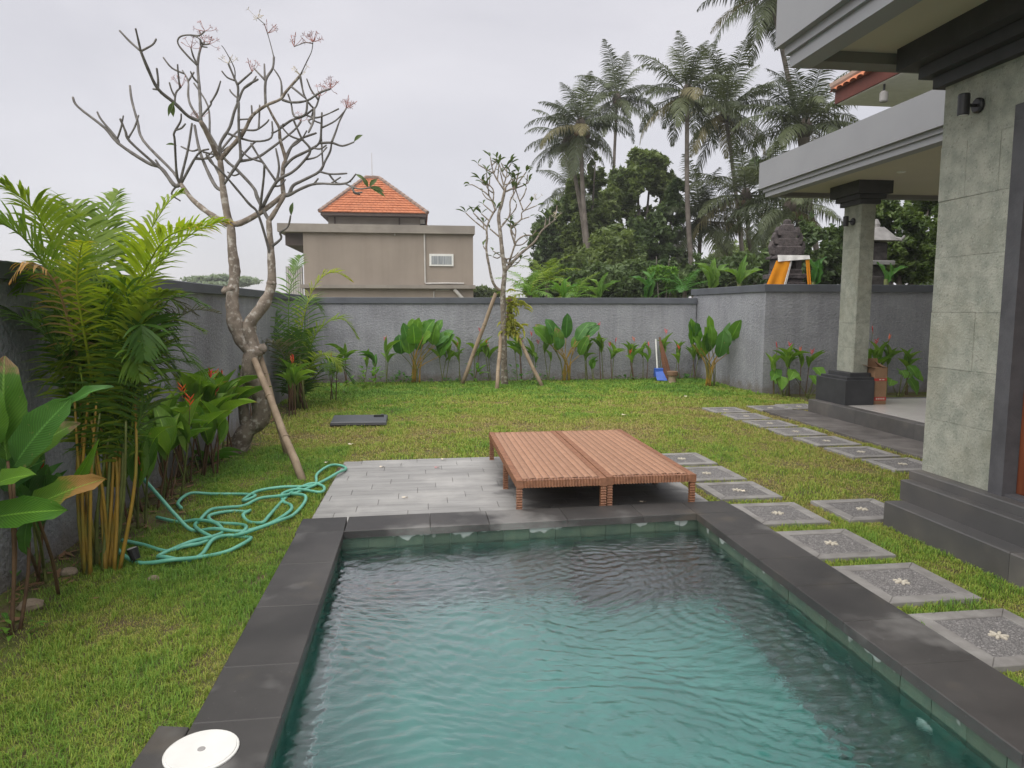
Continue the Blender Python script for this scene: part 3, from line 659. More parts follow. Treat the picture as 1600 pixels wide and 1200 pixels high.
for (d, z0, z1) in ((0.05, 3.26, 3.33), (0.10, 3.33, 3.40), (0.16, 3.40, 3.62)):
    MB().box(6.60 - d, 6.83 + d, 10.10 - d, 10.53 + d, z0, z1, 0.005).build('capital', M_char, pil)
PX, PY = 5.60, 11.40
MB().box(PX, 12.5, 5.7, PY, 3.66, 4.08).build('porch_roof', M_fascia, villa)
MB().box(PX + 0.05, 12.5, 5.7, PY - 0.05, 3.60, 3.659).build('fascia_moulding', M_fascia, villa)
MB().box(PX + 0.08, PX + 0.24, 5.7, PY - 0.08, 3.52, 3.599).build('fascia_moulding', M_fascia, villa)
MB().box(PX + 0.241, 12.5, PY - 0.24, PY - 0.08, 3.522, 3.599).build('edge_beam', M_beam, villa)
MB().box(PX + 0.242, 12.5, 5.7, PY - 0.241, 3.585, 3.5985).build('soffit', M_soffit, villa)
dl = AY(1407, 294, 9.3); MB().lathe([(0.06, 3.584), (0.06, 3.575), (0.05, 3.570)], dl.x, dl.y, 16).build('downlight', M_white, villa)

# wall lamps
def wall_lamp(label, p, s=1.0):
    t = thing('wall_lamp', label, 'lamp', p, 'black cylinder wall lamps')
    n = 16; X = p[0]
    disc = MB(); 
    for d, r in ((0.0, 0.055), (-0.02, 0.055), (-0.028, 0.045)):
        for j in range(n): a = 2 * math.pi * j / n; disc.v.append((X + d * s, p[1] + r * s * math.cos(a), p[2] + r * s * math.sin(a)))
    for k in range(2):
        for j in range(n): disc.f.append((k * n + j, k * n + (j + 1) % n, (k + 1) * n + (j + 1) % n, (k + 1) * n + j))
    disc.f.append(tuple(2 * n + j for j in range(n))); disc.build('backplate', M_black, t)
    MB().tube([(X - .027 * s, p[1], p[2]), (X - .09 * s, p[1], p[2])], 0.012 * s, 8).build('arm', M_black, t)
    cx = X - 0.125 * s
    MB().lathe([(0.036 * s, p[2] - .075 * s), (0.040 * s, p[2] - .07 * s), (0.040 * s, p[2] + .07 * s), (0.037 * s, p[2] + .078 * s)], cx, p[1], 20).build('lamp_body', M_black, t)
    MB().lathe([(0.034 * s, p[2] - .079 * s), (0.033 * s, p[2] - .0755 * s)], cx, p[1], 16).build('lens', M_lamp_lens, t)
p = AX(1530, 165, WX - 0.004); wall_lamp('black cylinder wall lamp on the green stone wall beside the door', (WX - 0.0045, p.y, p.z), 0.95)
p = AX(1306, 352, 6.60); wall_lamp('black cylinder wall lamp on the porch pillar', (6.597, 10.28, p.z), 1.0)

# tiled roof corner rising behind the porch roof
rh = thing('tiled_roof_house', 'house roof corner with orange tiles, red fascia and white soffit behind the porch roof', 'house', (10.5, 16.0, 0))
c = AY(1304, 163, 14.0)                      # outer eave corner
ex, ey, ez = c.x, c.y, c.z
MB().box(14.2, 16.3, 8.5, ey - 1.2, 0, ez - 0.021).build('wall', M_white, rh)
MB().box(ex + 0.04, 16.5, 7.5, ey - 0.04, ez - 0.02, ez + 0.05).build('soffit', M_white, rh)
MB().box(ex, ex + 0.035, 7.5, ey, ez + 0.0, ez + 0.26).build('fascia_board', M_redbrown, rh)
MB().box(ex + 0.036, 16.5, ey - 0.035, ey, ez + 0.0, ez + 0.26).build('fascia_board', M_redbrown, rh)
sl = math.tan(R(32))
rb = MB()
rb.quad((ex - .06, 7.5, ez + .27), (ex - .06, ey + .06, ez + .27), (ex + 4, ey - 4, ez + .27 + 4 * sl), (ex + 4, 7.5, ez + .27 + 4 * sl))
rb.quad((ex - .06, ey + .06, ez + .27), (16.5, ey + .06, ez + .27), (16.5, ey - 4, ez + .27 + 4 * sl), (ex + 4, ey - 4, ez + .27 + 4 * sl))
rb.build('roof_deck', M_terra, rh)
tm = MB()
for i in range(7):
    a = math.pi * i / 6; 
    for t in (0, .34): tm.v.append((t, 0.11 * math.cos(a), 0.055 * math.sin(a)))
tm.f = [(2 * i, 2 * i + 1, 2 * i + 3, 2 * i + 2) for i in range(6)]
tme = tm.mesh('roof_tile', M_terra)
ang = math.atan(sl)
yy = ey - 0.1
while yy > 7.6:
    for r_ in range(4):
        if yy > ey - 0.3 * r_: continue
        x = ex - 0.1 + r_ * 0.29
        inst('roof_tile', tme, rh, Matrix.Translation(Vector((x, yy, ez + .285 + (x - ex) * sl)) - rh.location) @ Matrix.Rotation(-ang, 4, 'Y'))
    yy -= 0.22
for k in range(9):
    d = k * 0.42
    MB().tube([(ex - .05 + d, ey + .05 - d, ez + .32 + d * sl), (ex + .39 + d, ey - .39 - d, ez + .34 + (d + .42) * sl)], [0.11, 0.095], 8).build('ridge_tile', M_terra if k else M_ridge, rh)
sp = AY(1352, 168, 12.6)
sp.x = max(sp.x, ex + .12); sl_ = thing('soffit_floodlight', 'small white floodlight hanging under the tiled eave', 'lamp', (sp.x, 12.6, ez - .02))
MB().tube([(sp.x, 12.6, ez - .02), (sp.x, 12.6, ez - .14)], 0.02, 8).build('bracket', M_black, sl_)
MB().lathe([(0.06, ez - .34), (0.075, ez - .32), (0.075, ez - .18), (0.04, ez - .14)], sp.x, 12.6, 16).build('lamp_head', M_steel, sl_)

# ================================================================== TAN HOUSE BEYOND THE WALL
BY = 40.0
hb = AY(605, 470, BY)
th = thing('tan_house', 'tan two-storey house with flat parapet and orange tiled pavilion roof', 'house', (hb.x, BY + 4, 0))
def bx(px0, px1, py0, py1, Y0, Y1, name, m, par=th, c=0):
    a = AY(px0, py1, Y0); d = AY(px1, py0, Y0)
    return MB().box(a.x, d.x, Y0, Y1, a.z, d.z, c).build(name, m, par)
wl0 = AY(473, 361, BY); wr0 = AY(739, 361, BY)
MB().box(wl0.x, wr0.x, BY, BY + 9, 0, AY(473, 361.5, BY).z).build('wall', M_beige, th)
bx(433, 742, 353, 361.5, BY - .25, BY + 9.3, 'parapet', M_beige2)
bx(446, 472.7, 361.6, 383, BY + .5, BY + 8, 'balcony_soffit', M_dkbrown)
bx(468, 743, 445.5, 450, BY - .35, BY + 9, 'ledge', M_beige2)
bx(448, 472.6, 416, 470, BY + 1.2, BY + 1.3, 'balcony_wall', M_glass)
for q in range(7): bx(449 + q * 3.6, 450 + q * 3.6, 416, 470, BY + 1.05, BY + 1.15, 'baluster', M_pipe)
# upper pavilion
bx(513, 656, 328, 353.2, BY + 2.0, BY + 7.0, 'pavilion_wall', M_beige2)
for q in (522, 623): bx(q, q + 2, 332, 353, BY + 1.93, BY + 2.0, 'downpipe', M_dkbrown)
e0, e1 = AY(499, 331, BY + 1.2), AY(668, 333, BY + 1.2); apx0, apx1 = AY(571, 278.5, BY + 4.5), AY(592, 278.5, BY + 4.5)
ezr = e0.z; yb0, yb1 = BY + 1.2, BY + 7.8
MB().box(e0.x + .05, e1.x - .05, yb0 + .05, yb1 - .05, ezr - .16, ezr - .01).build('eave_board', M_dkbrown, th)
roof = MB()
ra, rb_ = Vector((apx0.x, BY + 4.5, apx0.z)), Vector((apx1.x, BY + 4.5, apx0.z))
c4 = [Vector((e0.x, yb0, ezr)), Vector((e1.x, yb0, ezr)), Vector((e1.x, yb1, ezr)), Vector((e0.x, yb1, ezr))]
roof.f = []; roof.v = [tuple(x) for x in c4 + [ra, rb_]]; roof.f = [(0, 1, 5, 4), (1, 2, 5), (2, 3, 4, 5), (3, 0, 4)]
ro = roof.build('roof', M_terra, th)
tl = MB(); nr = 15
def course(A, Bv, Cv, D, nrow, wtile):
    for r_ in range(nrow):
        t0, t1 = r_ / nrow, min((r_ + 1.12) / nrow, 1)
        p0, p1, q0, q1 = A.lerp(D, t0), Bv.lerp(Cv, t0), A.lerp(D, t1), Bv.lerp(Cv, t1)
        n = max(1, int((p1 - p0).length / wtile)); nrm = (Bv - A).cross(D - A).normalized()
        if nrm.z < 0: nrm = -nrm
        for k in range(n):
            a, c_ = k / n, (k + .93) / n; lift = nrm * (0.045 + random.uniform(0, .02))
            tl.quad(p0.lerp(p1, a) + lift, p0.lerp(p1, c_) + lift, q0.lerp(q1, c_) + nrm * 0.012, q0.lerp(q1, a) + nrm * 0.012)
            tl.quad(p0.lerp(p1, a), p0.lerp(p1, c_), p0.lerp(p1, c_) + lift, p0.lerp(p1, a) + lift)
course(c4[0], c4[1], rb_, ra, nr, 0.24); course(c4[1], c4[2], rb_, rb_, nr, 0.24); course(c4[3], c4[0], ra, ra, nr, 0.24)
tag(tl.build('roof_tiles', M_terra, ro), kind='stuff')
for A, Bv in ((c4[0], ra), (c4[1], rb_), (c4[2], rb_), (c4[3], ra), (ra, rb_)):
    n = max(2, int((Bv - A).length / .38))
    for k in range(n):
        a, d = A.lerp(Bv, k / n), A.lerp(Bv, (k + 1.1) / n if k < n - 1 else 1)
        MB().tube([a + Vector((0, 0, .05)), d + Vector((0, 0, .05))], [0.13, 0.105], 6).build('ridge_tile', M_ridge, ro)
MB().tube([ra.lerp(rb_, .5), ra.lerp(rb_, .5) + Vector((0, 0, 1.5))], [0.025, 0.012], 6).build('lightning_rod', M_pipe, th)
acu = bx(655.8, 664, 337, 356, BY + 2.6, BY + 3.4, 'outdoor_unit', M_black)
MB().lathe([(0.27, 0), (0.27, .05)], 0, 0, 16)
bx(656.5, 663.4, 338.5, 349.5, BY + 2.52, BY + 2.599, 'fan_grille', M_white, acu)
# window
win = bx(671, 708.5, 397, 415.5, BY - .08, BY + .02, 'window', M_white)
bx(674, 706, 400.2, 413.2, BY - .085, BY - .08, 'pane', M_curtain, win)
def pp(pts, r=0.045):
    MB().tube([AY(x, y, BY - .07) for x, y in pts], r, 8).build('pipe', M_pipe, th)
pp([(663, 364), (664.5, 442)]); pp([(664.5, 443), (700, 442.5), (725, 443)])
MB().tube([AY(710, 452, BY - .2), AY(723, 467, BY - .2)], .1, 8).build('pipe', M_pipe, th)
pp([(678, 455), (678, 468)], .03); pp([(681, 453), (703, 453)], .03); pp([(617, 362), (617, 368)], .03)

# ================================================================== BEDS, STONES, SMALL THINGS
# ---- rattan daybeds
def weave_box(x0, x1, y0, y1, z0, z1, n, amp):
    m = MB()
    axis_rings = n * 2
    for k in range(axis_rings + 1):
        z = z0 + (z1 - z0) * k / axis_rings; d = amp if k % 2 else 0
        m.v += [(x0 + d, y0 + d, z), (x1 - d, y0 + d, z), (x1 - d, y1 - d, z), (x0 + d, y1 - d, z)]
    for k in range(axis_rings):
        for j in range(4):
            j2 = (j + 1) % 4; m.f.append((k * 4 + j, k * 4 + j2, k * 4 + 4 + j2, k * 4 + 4 + j))
    m.f.append((3, 2, 1, 0)); e_ = axis_rings * 4; m.f.append((e_, e_ + 1, e_ + 2, e_ + 3)); return m
def rail_y(x0, x1, y0, y1, z0, z1, n, amp):
    m = weave_box(x0, x1, z0, z1, y0, y1, n, amp); m.v = [(a, c, b_) for a, b_, c in m.v]; m.f = [tuple(reversed(f)) for f in m.f]; return m
def rail_x(x0, x1, y0, y1, z0, z1, n, amp):
    m = weave_box(y0, y1, z0, z1, x0, x1, n, amp); m.v = [(c, a, b_) for a, b_, c in m.v]; return m
def daybed(label, x0, x1, y0, y1, zt):
    t = thing('rattan_daybed', label, 'daybed', ((x0 + x1) / 2, (y0 + y1) / 2, 0.02), 'low rattan daybeds')
    rw = 0.055
    rail_y(x0, x0 + rw, y0, y1, zt - .065, zt, 84, .0055).build('side_rail', M_rattan, t)
    rail_y(x1 - rw, x1, y0, y1, zt - .065, zt, 84, .0055).build('side_rail', M_rattan, t)
    rail_x(x0 + rw, x1 - rw, y0, y0 + rw, zt - .065, zt, 26, .0055).build('end_rail', M_rattan, t)
    rail_x(x0 + rw, x1 - rw, y1 - rw, y1, zt - .065, zt, 26, .0055).build('end_rail', M_rattan, t)
    MB().box(x0 + rw, x1 - rw, y0 + rw, y1 - rw, zt - .03, zt - .0035).build('weave_backing', M_rattan_gap, t)
    n = 11; w = (x1 - x0 - 2 * rw) / n
    for k in range(n):
        a = x0 + rw + k * w; m = MB(); ns = 120
        for i in range(ns + 1):
            y = y0 + rw + (y1 - y0 - 2 * rw) * i / ns; dz = 0.0022 * math.sin(i * math.pi + k * math.pi) if i % 2 else (.0022 if (i // 2 + k) % 2 else 0)
            for (f_, z) in ((.07, -.0034), (.16, .0), (.5, .0012), (.84, .0), (.93, -.0034)): m.v.append((a + f_ * w, y, zt + z + dz))
        for i in range(ns):
            for j in range(4): q = i * 5 + j; m.f.append((q, q + 1, q + 6, q + 5))
        m.build('weave_band', M_rattan_top, t, True)
    lw = 0.054
    for (lx, ly) in ((x0, y0), (x1 - lw, y0), (x0, y0 + .92), (x1 - lw, y0 + .92), (x0, y1 - lw), (x1 - lw, y1 - lw)):
        weave_box(lx + .002, lx + lw - .002, ly + .002, ly + lw - .002, 0.019, zt - .066, 11, .006).build('leg', M_rattan, t)
daybed('low brown rattan daybed, the one on the open grey deck side', 0.755, 1.503, 5.53, 7.80, 0.325)
daybed('low brown rattan daybed, the one beside the stepping stones', 1.509, 2.275, 5.56, 7.80, 0.325)

# ---- stepping stones with pebble panel and flower inlay
SS = 0.585
def stone_proto():
    t = thing('stepping_stone', 'x', 'stepping stone', (0, 0, 0), 'square stepping stones with pebble panels')
    h = SS / 2; w = 0.085; z = 0.032
    for k in range(4):
        a = [(-h, -h), (h, -h), (h - w, -h + w), (-h + w, -h + w)]; c_, s_ = math.cos(k * math.pi / 2), math.sin(k * math.pi / 2)
        pl = [(x * c_ - y * s_, x * s_ + y * c_) for x, y in a]
        if k % 2 == 0: pl = [(x * .998, y) for x, y in pl]
        MB().prism(pl, -0.01, z, 0.004).build('border', M_border, t)
    MB().box(-h + w, h - w, -h + w, h - w, -0.01, 0.022).build('panel_bed', M_bed, t)
    pb = MB(); rg = random.Random(4); q = h - w
    for i in range(38):
        for j in range(38):
            x = -q + (i + .5 + rg.uniform(-.35, .35)) * 2 * q / 38; y = -q + (j + .5 + rg.uniform(-.35, .35)) * 2 * q / 38
            r = rg.uniform(.005, .0085); zz = .023; a = rg.uniform(0, 6); n0 = len(pb.v); hgt = rg.uniform(.002, .006)
            for m in range(5): pb.v.append((x + r * math.cos(a + m * 1.2566), y + r * .8 * math.sin(a + m * 1.2566), zz))
            pb.v.append((x, y, zz + hgt))
            for m in range(5): pb.f.append((n0 + m, n0 + (m + 1) % 5, n0 + 5))
    tag(pb.build('pebbles', M_peb, t, True), kind='stuff')
    for k in range(6):
        a0 = k * math.pi / 3 + .2; m = MB(); pts = []
        for (r, d) in ((.010, -.5), (.034, -.26), (.047, -.12), (.048, .05), (.038, .24), (.010, .5)): pts.append((r * math.cos(a0 + d), r * math.sin(a0 + d)))
        m.prism(pts, .024, .0345, .002).build('petal', M_petal, t)
    return t
proto = stone_proto()
spots = []
nearn = ['under the edge of the daybed', 'second in the row past the daybed corner', 'third in the row, just past the pool corner', 'fourth in the row along the pool coping', 'fifth in the row along the pool coping', 'sixth in the row, facing the lower steps', 'last in the row, by the pool return fitting']
for i, (x, y) in enumerate(((2.89, 7.50), (2.885, 6.79), (2.90, 6.11), (2.90, 5.36), (2.905, 4.60), (2.92, 3.87), (2.93, 3.14))):
    spots.append((x, y, 'grey stepping stone with pale flower inlay, ' + nearn[i]))
spots.append((3.66, 5.38, 'grey stepping stone with pale flower inlay touching the corner of the dark plinth steps'))
farn = ['first of the porch row, nearest the broom', 'second of the porch row from the broom', 'third of the porch row from the broom', 'fourth of the porch row, middle of the row', 'fifth of the porch row from the broom', 'sixth of the porch row', 'last of the porch row, beside the stone-clad wall']
for i, (x, y) in enumerate(((5.02, 11.11), (5.04, 10.40), (5.07, 9.70), (5.08, 9.0), (5.11, 8.30), (5.12, 7.6), (5.16, 6.93))):
    spots.append((x, y, 'grey stepping stone with pale flower, ' + farn[i]))
spots.append((5.86, 11.22, 'grey stepping stone at the tip of the porch apron')); spots.append((6.45, 11.35, 'grey stepping stone half hidden behind the porch pillar base'))
for i, (x, y, lb) in enumerate(spots):
    o = proto if i == 0 else copy_tree(proto)
    o.location = (x, y, 0); o.rotation_euler.z = random.uniform(-.02, .02) + (math.pi / 2) * random.randint(0, 3); o['label'] = lb

# ---- hose
def zc(pts): return [(x * .35, 700 + y * .35) for x, y in pts]
hose_paths = [
 [(600, 130), (680, 230), (760, 310), (860, 362), (960, 368), (1080, 370), (1200, 330), (1290, 290), (1300, 260), (1265, 230), (1260, 205), (1330, 190), (1430, 200), (1445, 175), (1390, 165), (1310, 190), (1250, 240), (1200, 310), (1170, 335), (1110, 320), (1085, 300), (1115, 285), (1100, 276), (1020, 280), (935, 310), (960, 328), (1060, 332), (1100, 360), (1060, 390), (960, 395), (890, 430), (820, 445), (740, 450), (640, 430), (545, 420)],
 [(525, 465), (580, 495), (650, 512), (770, 512), (880, 490), (1000, 460), (1080, 440), (1120, 410), (1100, 392), (1020, 395), (950, 420), (900, 470), (830, 500), (740, 500), (705, 485), (740, 460), (850, 430), (950, 400), (995, 365), (960, 340), (880, 330), (800, 325), (700, 310)],
 [(810, 268), (795, 245), (850, 215), (950, 208), (1100, 205), (1140, 225), (1095, 242), (1090, 225), (1150, 200), (1260, 185), (1400, 165), (1415, 120), (1470, 90), (1520, 80), (1545, 95), (1510, 120), (1440, 155), (1330, 195), (1250, 222), (1160, 235), (1090, 255), (1010, 270), (940, 290), (890, 325), (870, 345), (895, 385), (950, 405)],
 [(1300, 210), (1360, 228), (1358, 250), (1310, 300), (1250, 340), (1100, 388), (1040, 392)]]
hose = thing('garden_hose', 'long green garden hose lying in loose loops on the lawn', 'hose', G(300, 830))
hm = MB()
for k, pth in enumerate(hose_paths):
    pts = []
    for i, (x, y) in enumerate(zc(pth)):
        p = G(x, y, 0.03); p.z = 0.028 + 0.016 * math.sin(i * 1.9 + k * 2) + 0.012 * k * .5
        if p.x > -0.93 and p.y > 5.4: p.z = max(p.z, .035)
        pts.append(p)
    if k == 0:
        S_ = AX(180, 708, -2.46); E_ = pts[3]; pts = [S_.lerp(E_, q / 5) + Vector((0, 0, .02 * math.sin(q))) for q in range(5)] + pts[3:]
    hm.tube(smoothpts(pts, 5), 0.0142, 8)
hm.build('hose_tube', M_hose, hose, True)

# ---- garden spotlight
p = G(210, 884); sp_ = thing('garden_spotlight', 'small black garden spotlight on a spike beside the hose', 'lamp', p)
MB().tube([(p.x, p.y, -.03), (p.x, p.y, .05)], .008, 6).build('spike', M_black, sp_)
MB().tube([(p.x + .012, p.y, .045), (p.x - .012, p.y + .01, .115)], [.03, .036], 14).build('lamp_body', M_black, sp_, False)
MB().tube([(p.x - .012, p.y + .01, .1155), (p.x - .0125, p.y + .0101, .118)], .03, 14).build('lens', M_steel, sp_)

# ---- black panel lying on the lawn
a, b_, c_, d_ = G(516, 668), G(604, 667), G(606, 655), G(522, 656)
t = thing('black_panel', 'flat black plastic panel lying on the grass', 'panel', (a + b_ + c_ + d_) / 4)
poly = [(q.x, q.y) for q in (a, b_, c_, d_)]
MB().prism(poly, 0.015, 0.075, 0.012).build('panel_sheet', M_panel, t)
cm = c_ * .9 + a * .1
MB().box(cm.x - .12, cm.x + .03, cm.y - .16, cm.y - .12, .0755, .10).build('corner_clip', M_black, t)
MB().box(cm.x - .02, cm.x + .02, cm.y - .119, cm.y + .02, .0755, .095).build('corner_clip', M_black, t)
for q, r_ in ((a, b_), (d_, c_)):
    MB().tube([(q.x, q.y, .035), (r_.x, r_.y, .035)], .02, 8).build('edge_bead', M_black, t)

# ---- cardboard box by the porch pillar
p = G(1371, 632, .2415); cx, cy = p.x + .035, p.y + .11
t = thing('cardboard_box', 'tall open cardboard box with red tape on the porch', 'box', (cx, cy, .2415))
bw, bd, bh = .098, .11, .56
m = MB()
MB().box(cx - bw, cx + bw, cy - bd, cy + bd, .2417, .2417 + bh).build('carton', M_card, t)
for z0, z1 in ((.36, .40), (.06, .115)):
    MB().box(cx - bw - .002, cx + bw + .002, cy - bd - .002, cy + bd + .002, .2417 + z0, .2417 + z1).build('tape_band', M_tape, t)
for q in range(5): MB().box(cx - bw + .03 + q * .03, cx - bw + .05 + q * .03, cy - bd - .0035, cy - bd - .0022, .2417 + .075, .2417 + .1).build('print_mark', M_print, t)
for q in range(2): MB().box(cx - .03 + q * .05, cx + .005 + q * .05, cy - bd - .0035, cy - bd - .0022, .2417 + .372, .2417 + .39).build('print_mark', M_print, t)
zt = .2417 + bh
m = MB(); m.poly([(cx + bw, cy - bd, zt), (cx + bw, cy + bd, zt), (cx + .02, cy + bd, zt + .09), (cx - .01, cy - bd - .03, zt + .02)], (0, 0, .004)); m.build('flap', M_card, t)
m = MB(); m.poly([(cx - bw, cy - bd, zt), (cx - bw, cy + bd, zt), (cx - bw - .11, cy + bd, zt + .05), (cx - bw - .12, cy - bd, zt + .03)], (0, 0, -.004)); m.build('flap', M_card, t)
m = MB(); m.poly([(cx - bw, cy + bd, zt), (cx + bw, cy + bd, zt), (cx + bw, cy + bd + .03, zt + .13), (cx - bw, cy + bd + .02, zt + .13)], (0, .004, 0)); m.build('flap', M_card, t)
t2 = thing('carton', 'wide brown carton with red tape behind the tall box', 'box', (cx - .10, cy + .45, .2415))
MB().box(cx - .28, cx + .10, cy + .25, cy + .60, .2417, .2417 + .52).build('carton_body', M_card, t2)
MB().box(cx - .10, cx - .05, cy + .247, cy + .603, .2417, .2417 + .523).build('tape_band', M_tape, t2)
m = MB(); m.poly([(cx - .28, cy + .25, .2417 + .52), (cx + .10, cy + .25, .2417 + .52), (cx + .12, cy + .12, .2417 + .60), (cx - .28, cy + .12, .2417 + .58)], (0, 0, .004)); m.build('flap', M_card, t2)

# ---- dustpan, broom and stump against the back wall
p = G(1033, 596); px, py = p.x, p.y
t = thing('dustpan', 'blue long-handled dustpan with white handle leaning at the back wall', 'dustpan', (px, py, 0))
MB().tube([(px - .04, py + .16, .20), (px - .05, py + .30, .98)], .018, 8).build('handle', M_white, t)
m = MB(); m.poly([(px - .10, py, .03), (px + .14, py - .04, .02), (px + .08, py + .14, .24), (px - .10, py + .15, .24)], (0, .012, .006)); m.build('pan', M_blue, t)
MB().box(px - .11, px + .09, py + .13, py + .22, .10, .30, .01).build('pan_back', M_blue, t)
q = G(1046, 596); bx_, by_ = q.x, q.y
t = thing('broom', 'reddish brown palm-rib broom leaning beside the blue dustpan', 'broom', (bx_, by_, 0))
for k in range(60):
    a = random.uniform(0, 6.28); r = .10 * math.sqrt(random.random())
    bot = Vector((bx_ + .02 + r * math.cos(a) * 1.1, by_ + .1 + r * math.sin(a) * .6, .03)); top = Vector((bx_ - .12 + .02 * math.cos(a), by_ + .38 + .02 * math.sin(a), .98))
    if k == 0: m = MB()
    m.tube([bot, bot.lerp(top, .5) + Vector((.012 * math.cos(a), 0, 0)), top], [.006, .007, .006], 4)
tag(m.build('bristles', M_broom, t), kind='stuff')
MB().tube([(bx_ - .11, by_ + .355, .86), (bx_ - .125, by_ + .38, 1.02)], .03, 10).build('binding', M_stumpb, t)
q = G(1047, 598); sx_, sy_ = q.x + .03, q.y - .05
t = thing('wood_stump', 'small cut wood block standing in the grass beside the broom', 'stump', (sx_, sy_, 0))
MB().lathe([(.085, -.01), (.088, .16), (.08, .17)], sx_, sy_, 14).build('block', M_stump, t)
MB().lathe([(.125, .1705), (.13, .185), (.128, .26), (.12, .27)], sx_, sy_, 14).build('bark_disc', M_stumpb, t)

# ---- shrine with saffron cloth, on a pedestal behind the wall
p = AY(1226, 443, 14.6)
s = thing('stone_shrine', 'carved dark stone shrine wrapped in saffron and white cloth above the wall', 'shrine', (p.x, 14.6, 0))
def sbox(w, d, z0, z1, m=M_shrine, name='tier', c=.02, dx=0): return MB().box(p.x - w / 2 + dx, p.x + w / 2 + dx, 14.6 - d / 2, 14.6 + d / 2, z0, z1, c).build(name, m, s)
zb = p.z
sbox(.66, .6, 0, zb + .02, name='pedestal'); sbox(.56, .5, zb + .02, zb + .10); sbox(.72, .6, zb + .10, zb + .20)
sbox(.52, .46, zb + .20, zb + .30)
for dx in (-.20, .20): sbox(.12, .40, zb + .30, zb + .52, M_shrine2, 'post', .01, dx)
sbox(.28, .1, zb + .30, zb + .52, M_shrine2, 'niche_back')
sbox(.66, .5, zb + .52, zb + .58)
for (w, d, z0, z1) in ((.56, .3, .58, .80), (.46, .26, .80, .96), (.34, .22, .96, 1.12), (.24, .18, 1.12, 1.26), (.12, .12, 1.26, 1.36)): sbox(w, d, zb + z0, zb + z1, c=.03)
for sg in (-1, 1):
    for (dx, z0, h) in ((.30, .60, .30), (.24, .82, .26), (.17, 1.0, .2)):
        X = p.x + sg * dx
        MB().poly([(X - sg * .07, 14.5, zb + z0), (X + sg * .06, 14.5, zb + z0 + .02), (X + sg * .09, 14.5, zb + z0 + h * .6), (X + sg * .05, 14.5, zb + z0 + h), (X + sg * .01, 14.5, zb + z0 + h * .55), (X - sg * .07, 14.5, zb + z0 + h * .45)], (0, .14, 0)).build('wing_ornament', M_shrine, s)
def cloth(name, m, px_top, px_bot, nfold, y):
    mm = MB(); n = 18; H = 6
    for i in range(H + 1):
        t = i / H
        for j in range(n + 1):
            u = j / n; a = Vector(px_top[0]).lerp(Vector(px_top[1]), u); c = Vector(px_bot[0]).lerp(Vector(px_bot[1]), u); q = a.lerp(c, t)
            q.y += -.02 - .02 * t * (1 + math.sin(u * nfold * 6.28)) ; mm.v.append(tuple(q))
    for i in range(H):
        for j in range(n): q = i * (n + 1) + j; mm.f.append((q, q + 1, q + n + 2, q + n + 1))
    return mm.build(name, m, s, True)
Y0 = 14.26
cloth('saffron_cloth', M_cloth_y, [(p.x - .40, Y0, zb + .46), (p.x - .05, Y0, zb + .52)], [(p.x - .66, Y0 - .04, zb - .12), (p.x - .24, Y0, zb - .12)], 1.5, Y0)
cloth('white_cloth', M_cloth_w, [(p.x - .37, Y0 + .01, zb + .58), (p.x + .34, Y0 + .01, zb + .58)], [(p.x - .38, Y0 - .02, zb + .44), (p.x + .34, Y0 - .01, zb + .50)], 3, Y0)
cloth('white_cloth', M_cloth_w, [(p.x - .06, Y0 - .005, zb + .55), (p.x - .03, Y0 - .005, zb + .55)], [(p.x - .25, Y0 - .02, zb - .1), (p.x - .19, Y0 - .02, zb - .1)], 1, Y0)
cloth('saffron_cloth', M_cloth_y, [(p.x + .26, Y0 + .01, zb + .48), (p.x + .35, Y0 + .02, zb + .50)], [(p.x + .32, Y0, zb - .1), (p.x + .40, Y0, zb - .1)], 1, Y0)
# second shrine, small thatched house shape, right of the pillar
p2 = AY(1364, 440, 16.5)
s2 = thing('spirit_house', 'dark stone spirit house with pale grey tiled roof behind the porch pillar', 'shrine', (p2.x, 16.5, 0))
z0 = p2.z
MB().box(p2.x - .3, p2.x + .3, 16.2, 16.8, 0, z0 + .12, .02).build('pedestal', M_shrine2, s2)
MB().box(p2.x - .2, p2.x + .2, 16.3, 16.7, z0 + .12, z0 + .95, .02).build('shaft', M_shrine2, s2)
MB().box(p2.x - .32, p2.x + .32, 16.15, 16.85, z0 + .40, z0 + .5, .02).build('offering_shelf', M_roofg, s2)
m = MB(); E_ = .40
for i in range(3):
    w = E_ * (1 - i * .33); zz = z0 + .95 + i * .17
    m.v += [(p2.x - w, 16.5 - w, zz + .03), (p2.x + w, 16.5 - w, zz + .03), (p2.x + w, 16.5 + w, zz + .03), (p2.x - w, 16.5 + w, zz + .03)]
for i in range(2):
    for j in range(4): m.f.append((i * 4 + j, i * 4 + (j + 1) % 4, i * 4 + 4 + (j + 1) % 4, i * 4 + 4 + j))
m.f += [(8, 9, 10, 11), (3, 2, 1, 0)]
m.build('roof', M_roofg, s2)
for sx in (-1, 1):
    for sy in (-1, 1): MB().tube([(p2.x + sx * .28, 16.5 + sy * .28, z0 + 1.04), (p2.x + sx * .41, 16.5 + sy * .41, z0 + .99), (p2.x + sx * .46, 16.5 + sy * .46, z0 + 1.08)], [.05, .05, .03], 6).build('corner_finial', M_roofg, s2)
MB().lathe([(.09, z0 + 1.3), (.1, z0 + 1.4), (.04, z0 + 1.52)], p2.x, 16.5, 10).build('finial', M_roofg, s2)

# ---- utility pole
p = AY(1067, 378, 30); t = thing('utility_pole', 'slim pale concrete pole among the trees', 'pole', (p.x, 30, 0))
MB().tube([(p.x, 30, -.3), (p.x, 30, p.z)], [.17, .13], 10).build('shaft', M_steel, t, True)
MB().box(p.x - .5, p.x + .5, 29.85, 29.98, p.z - .25, p.z - .13).build('crossarm', M_steel, t)

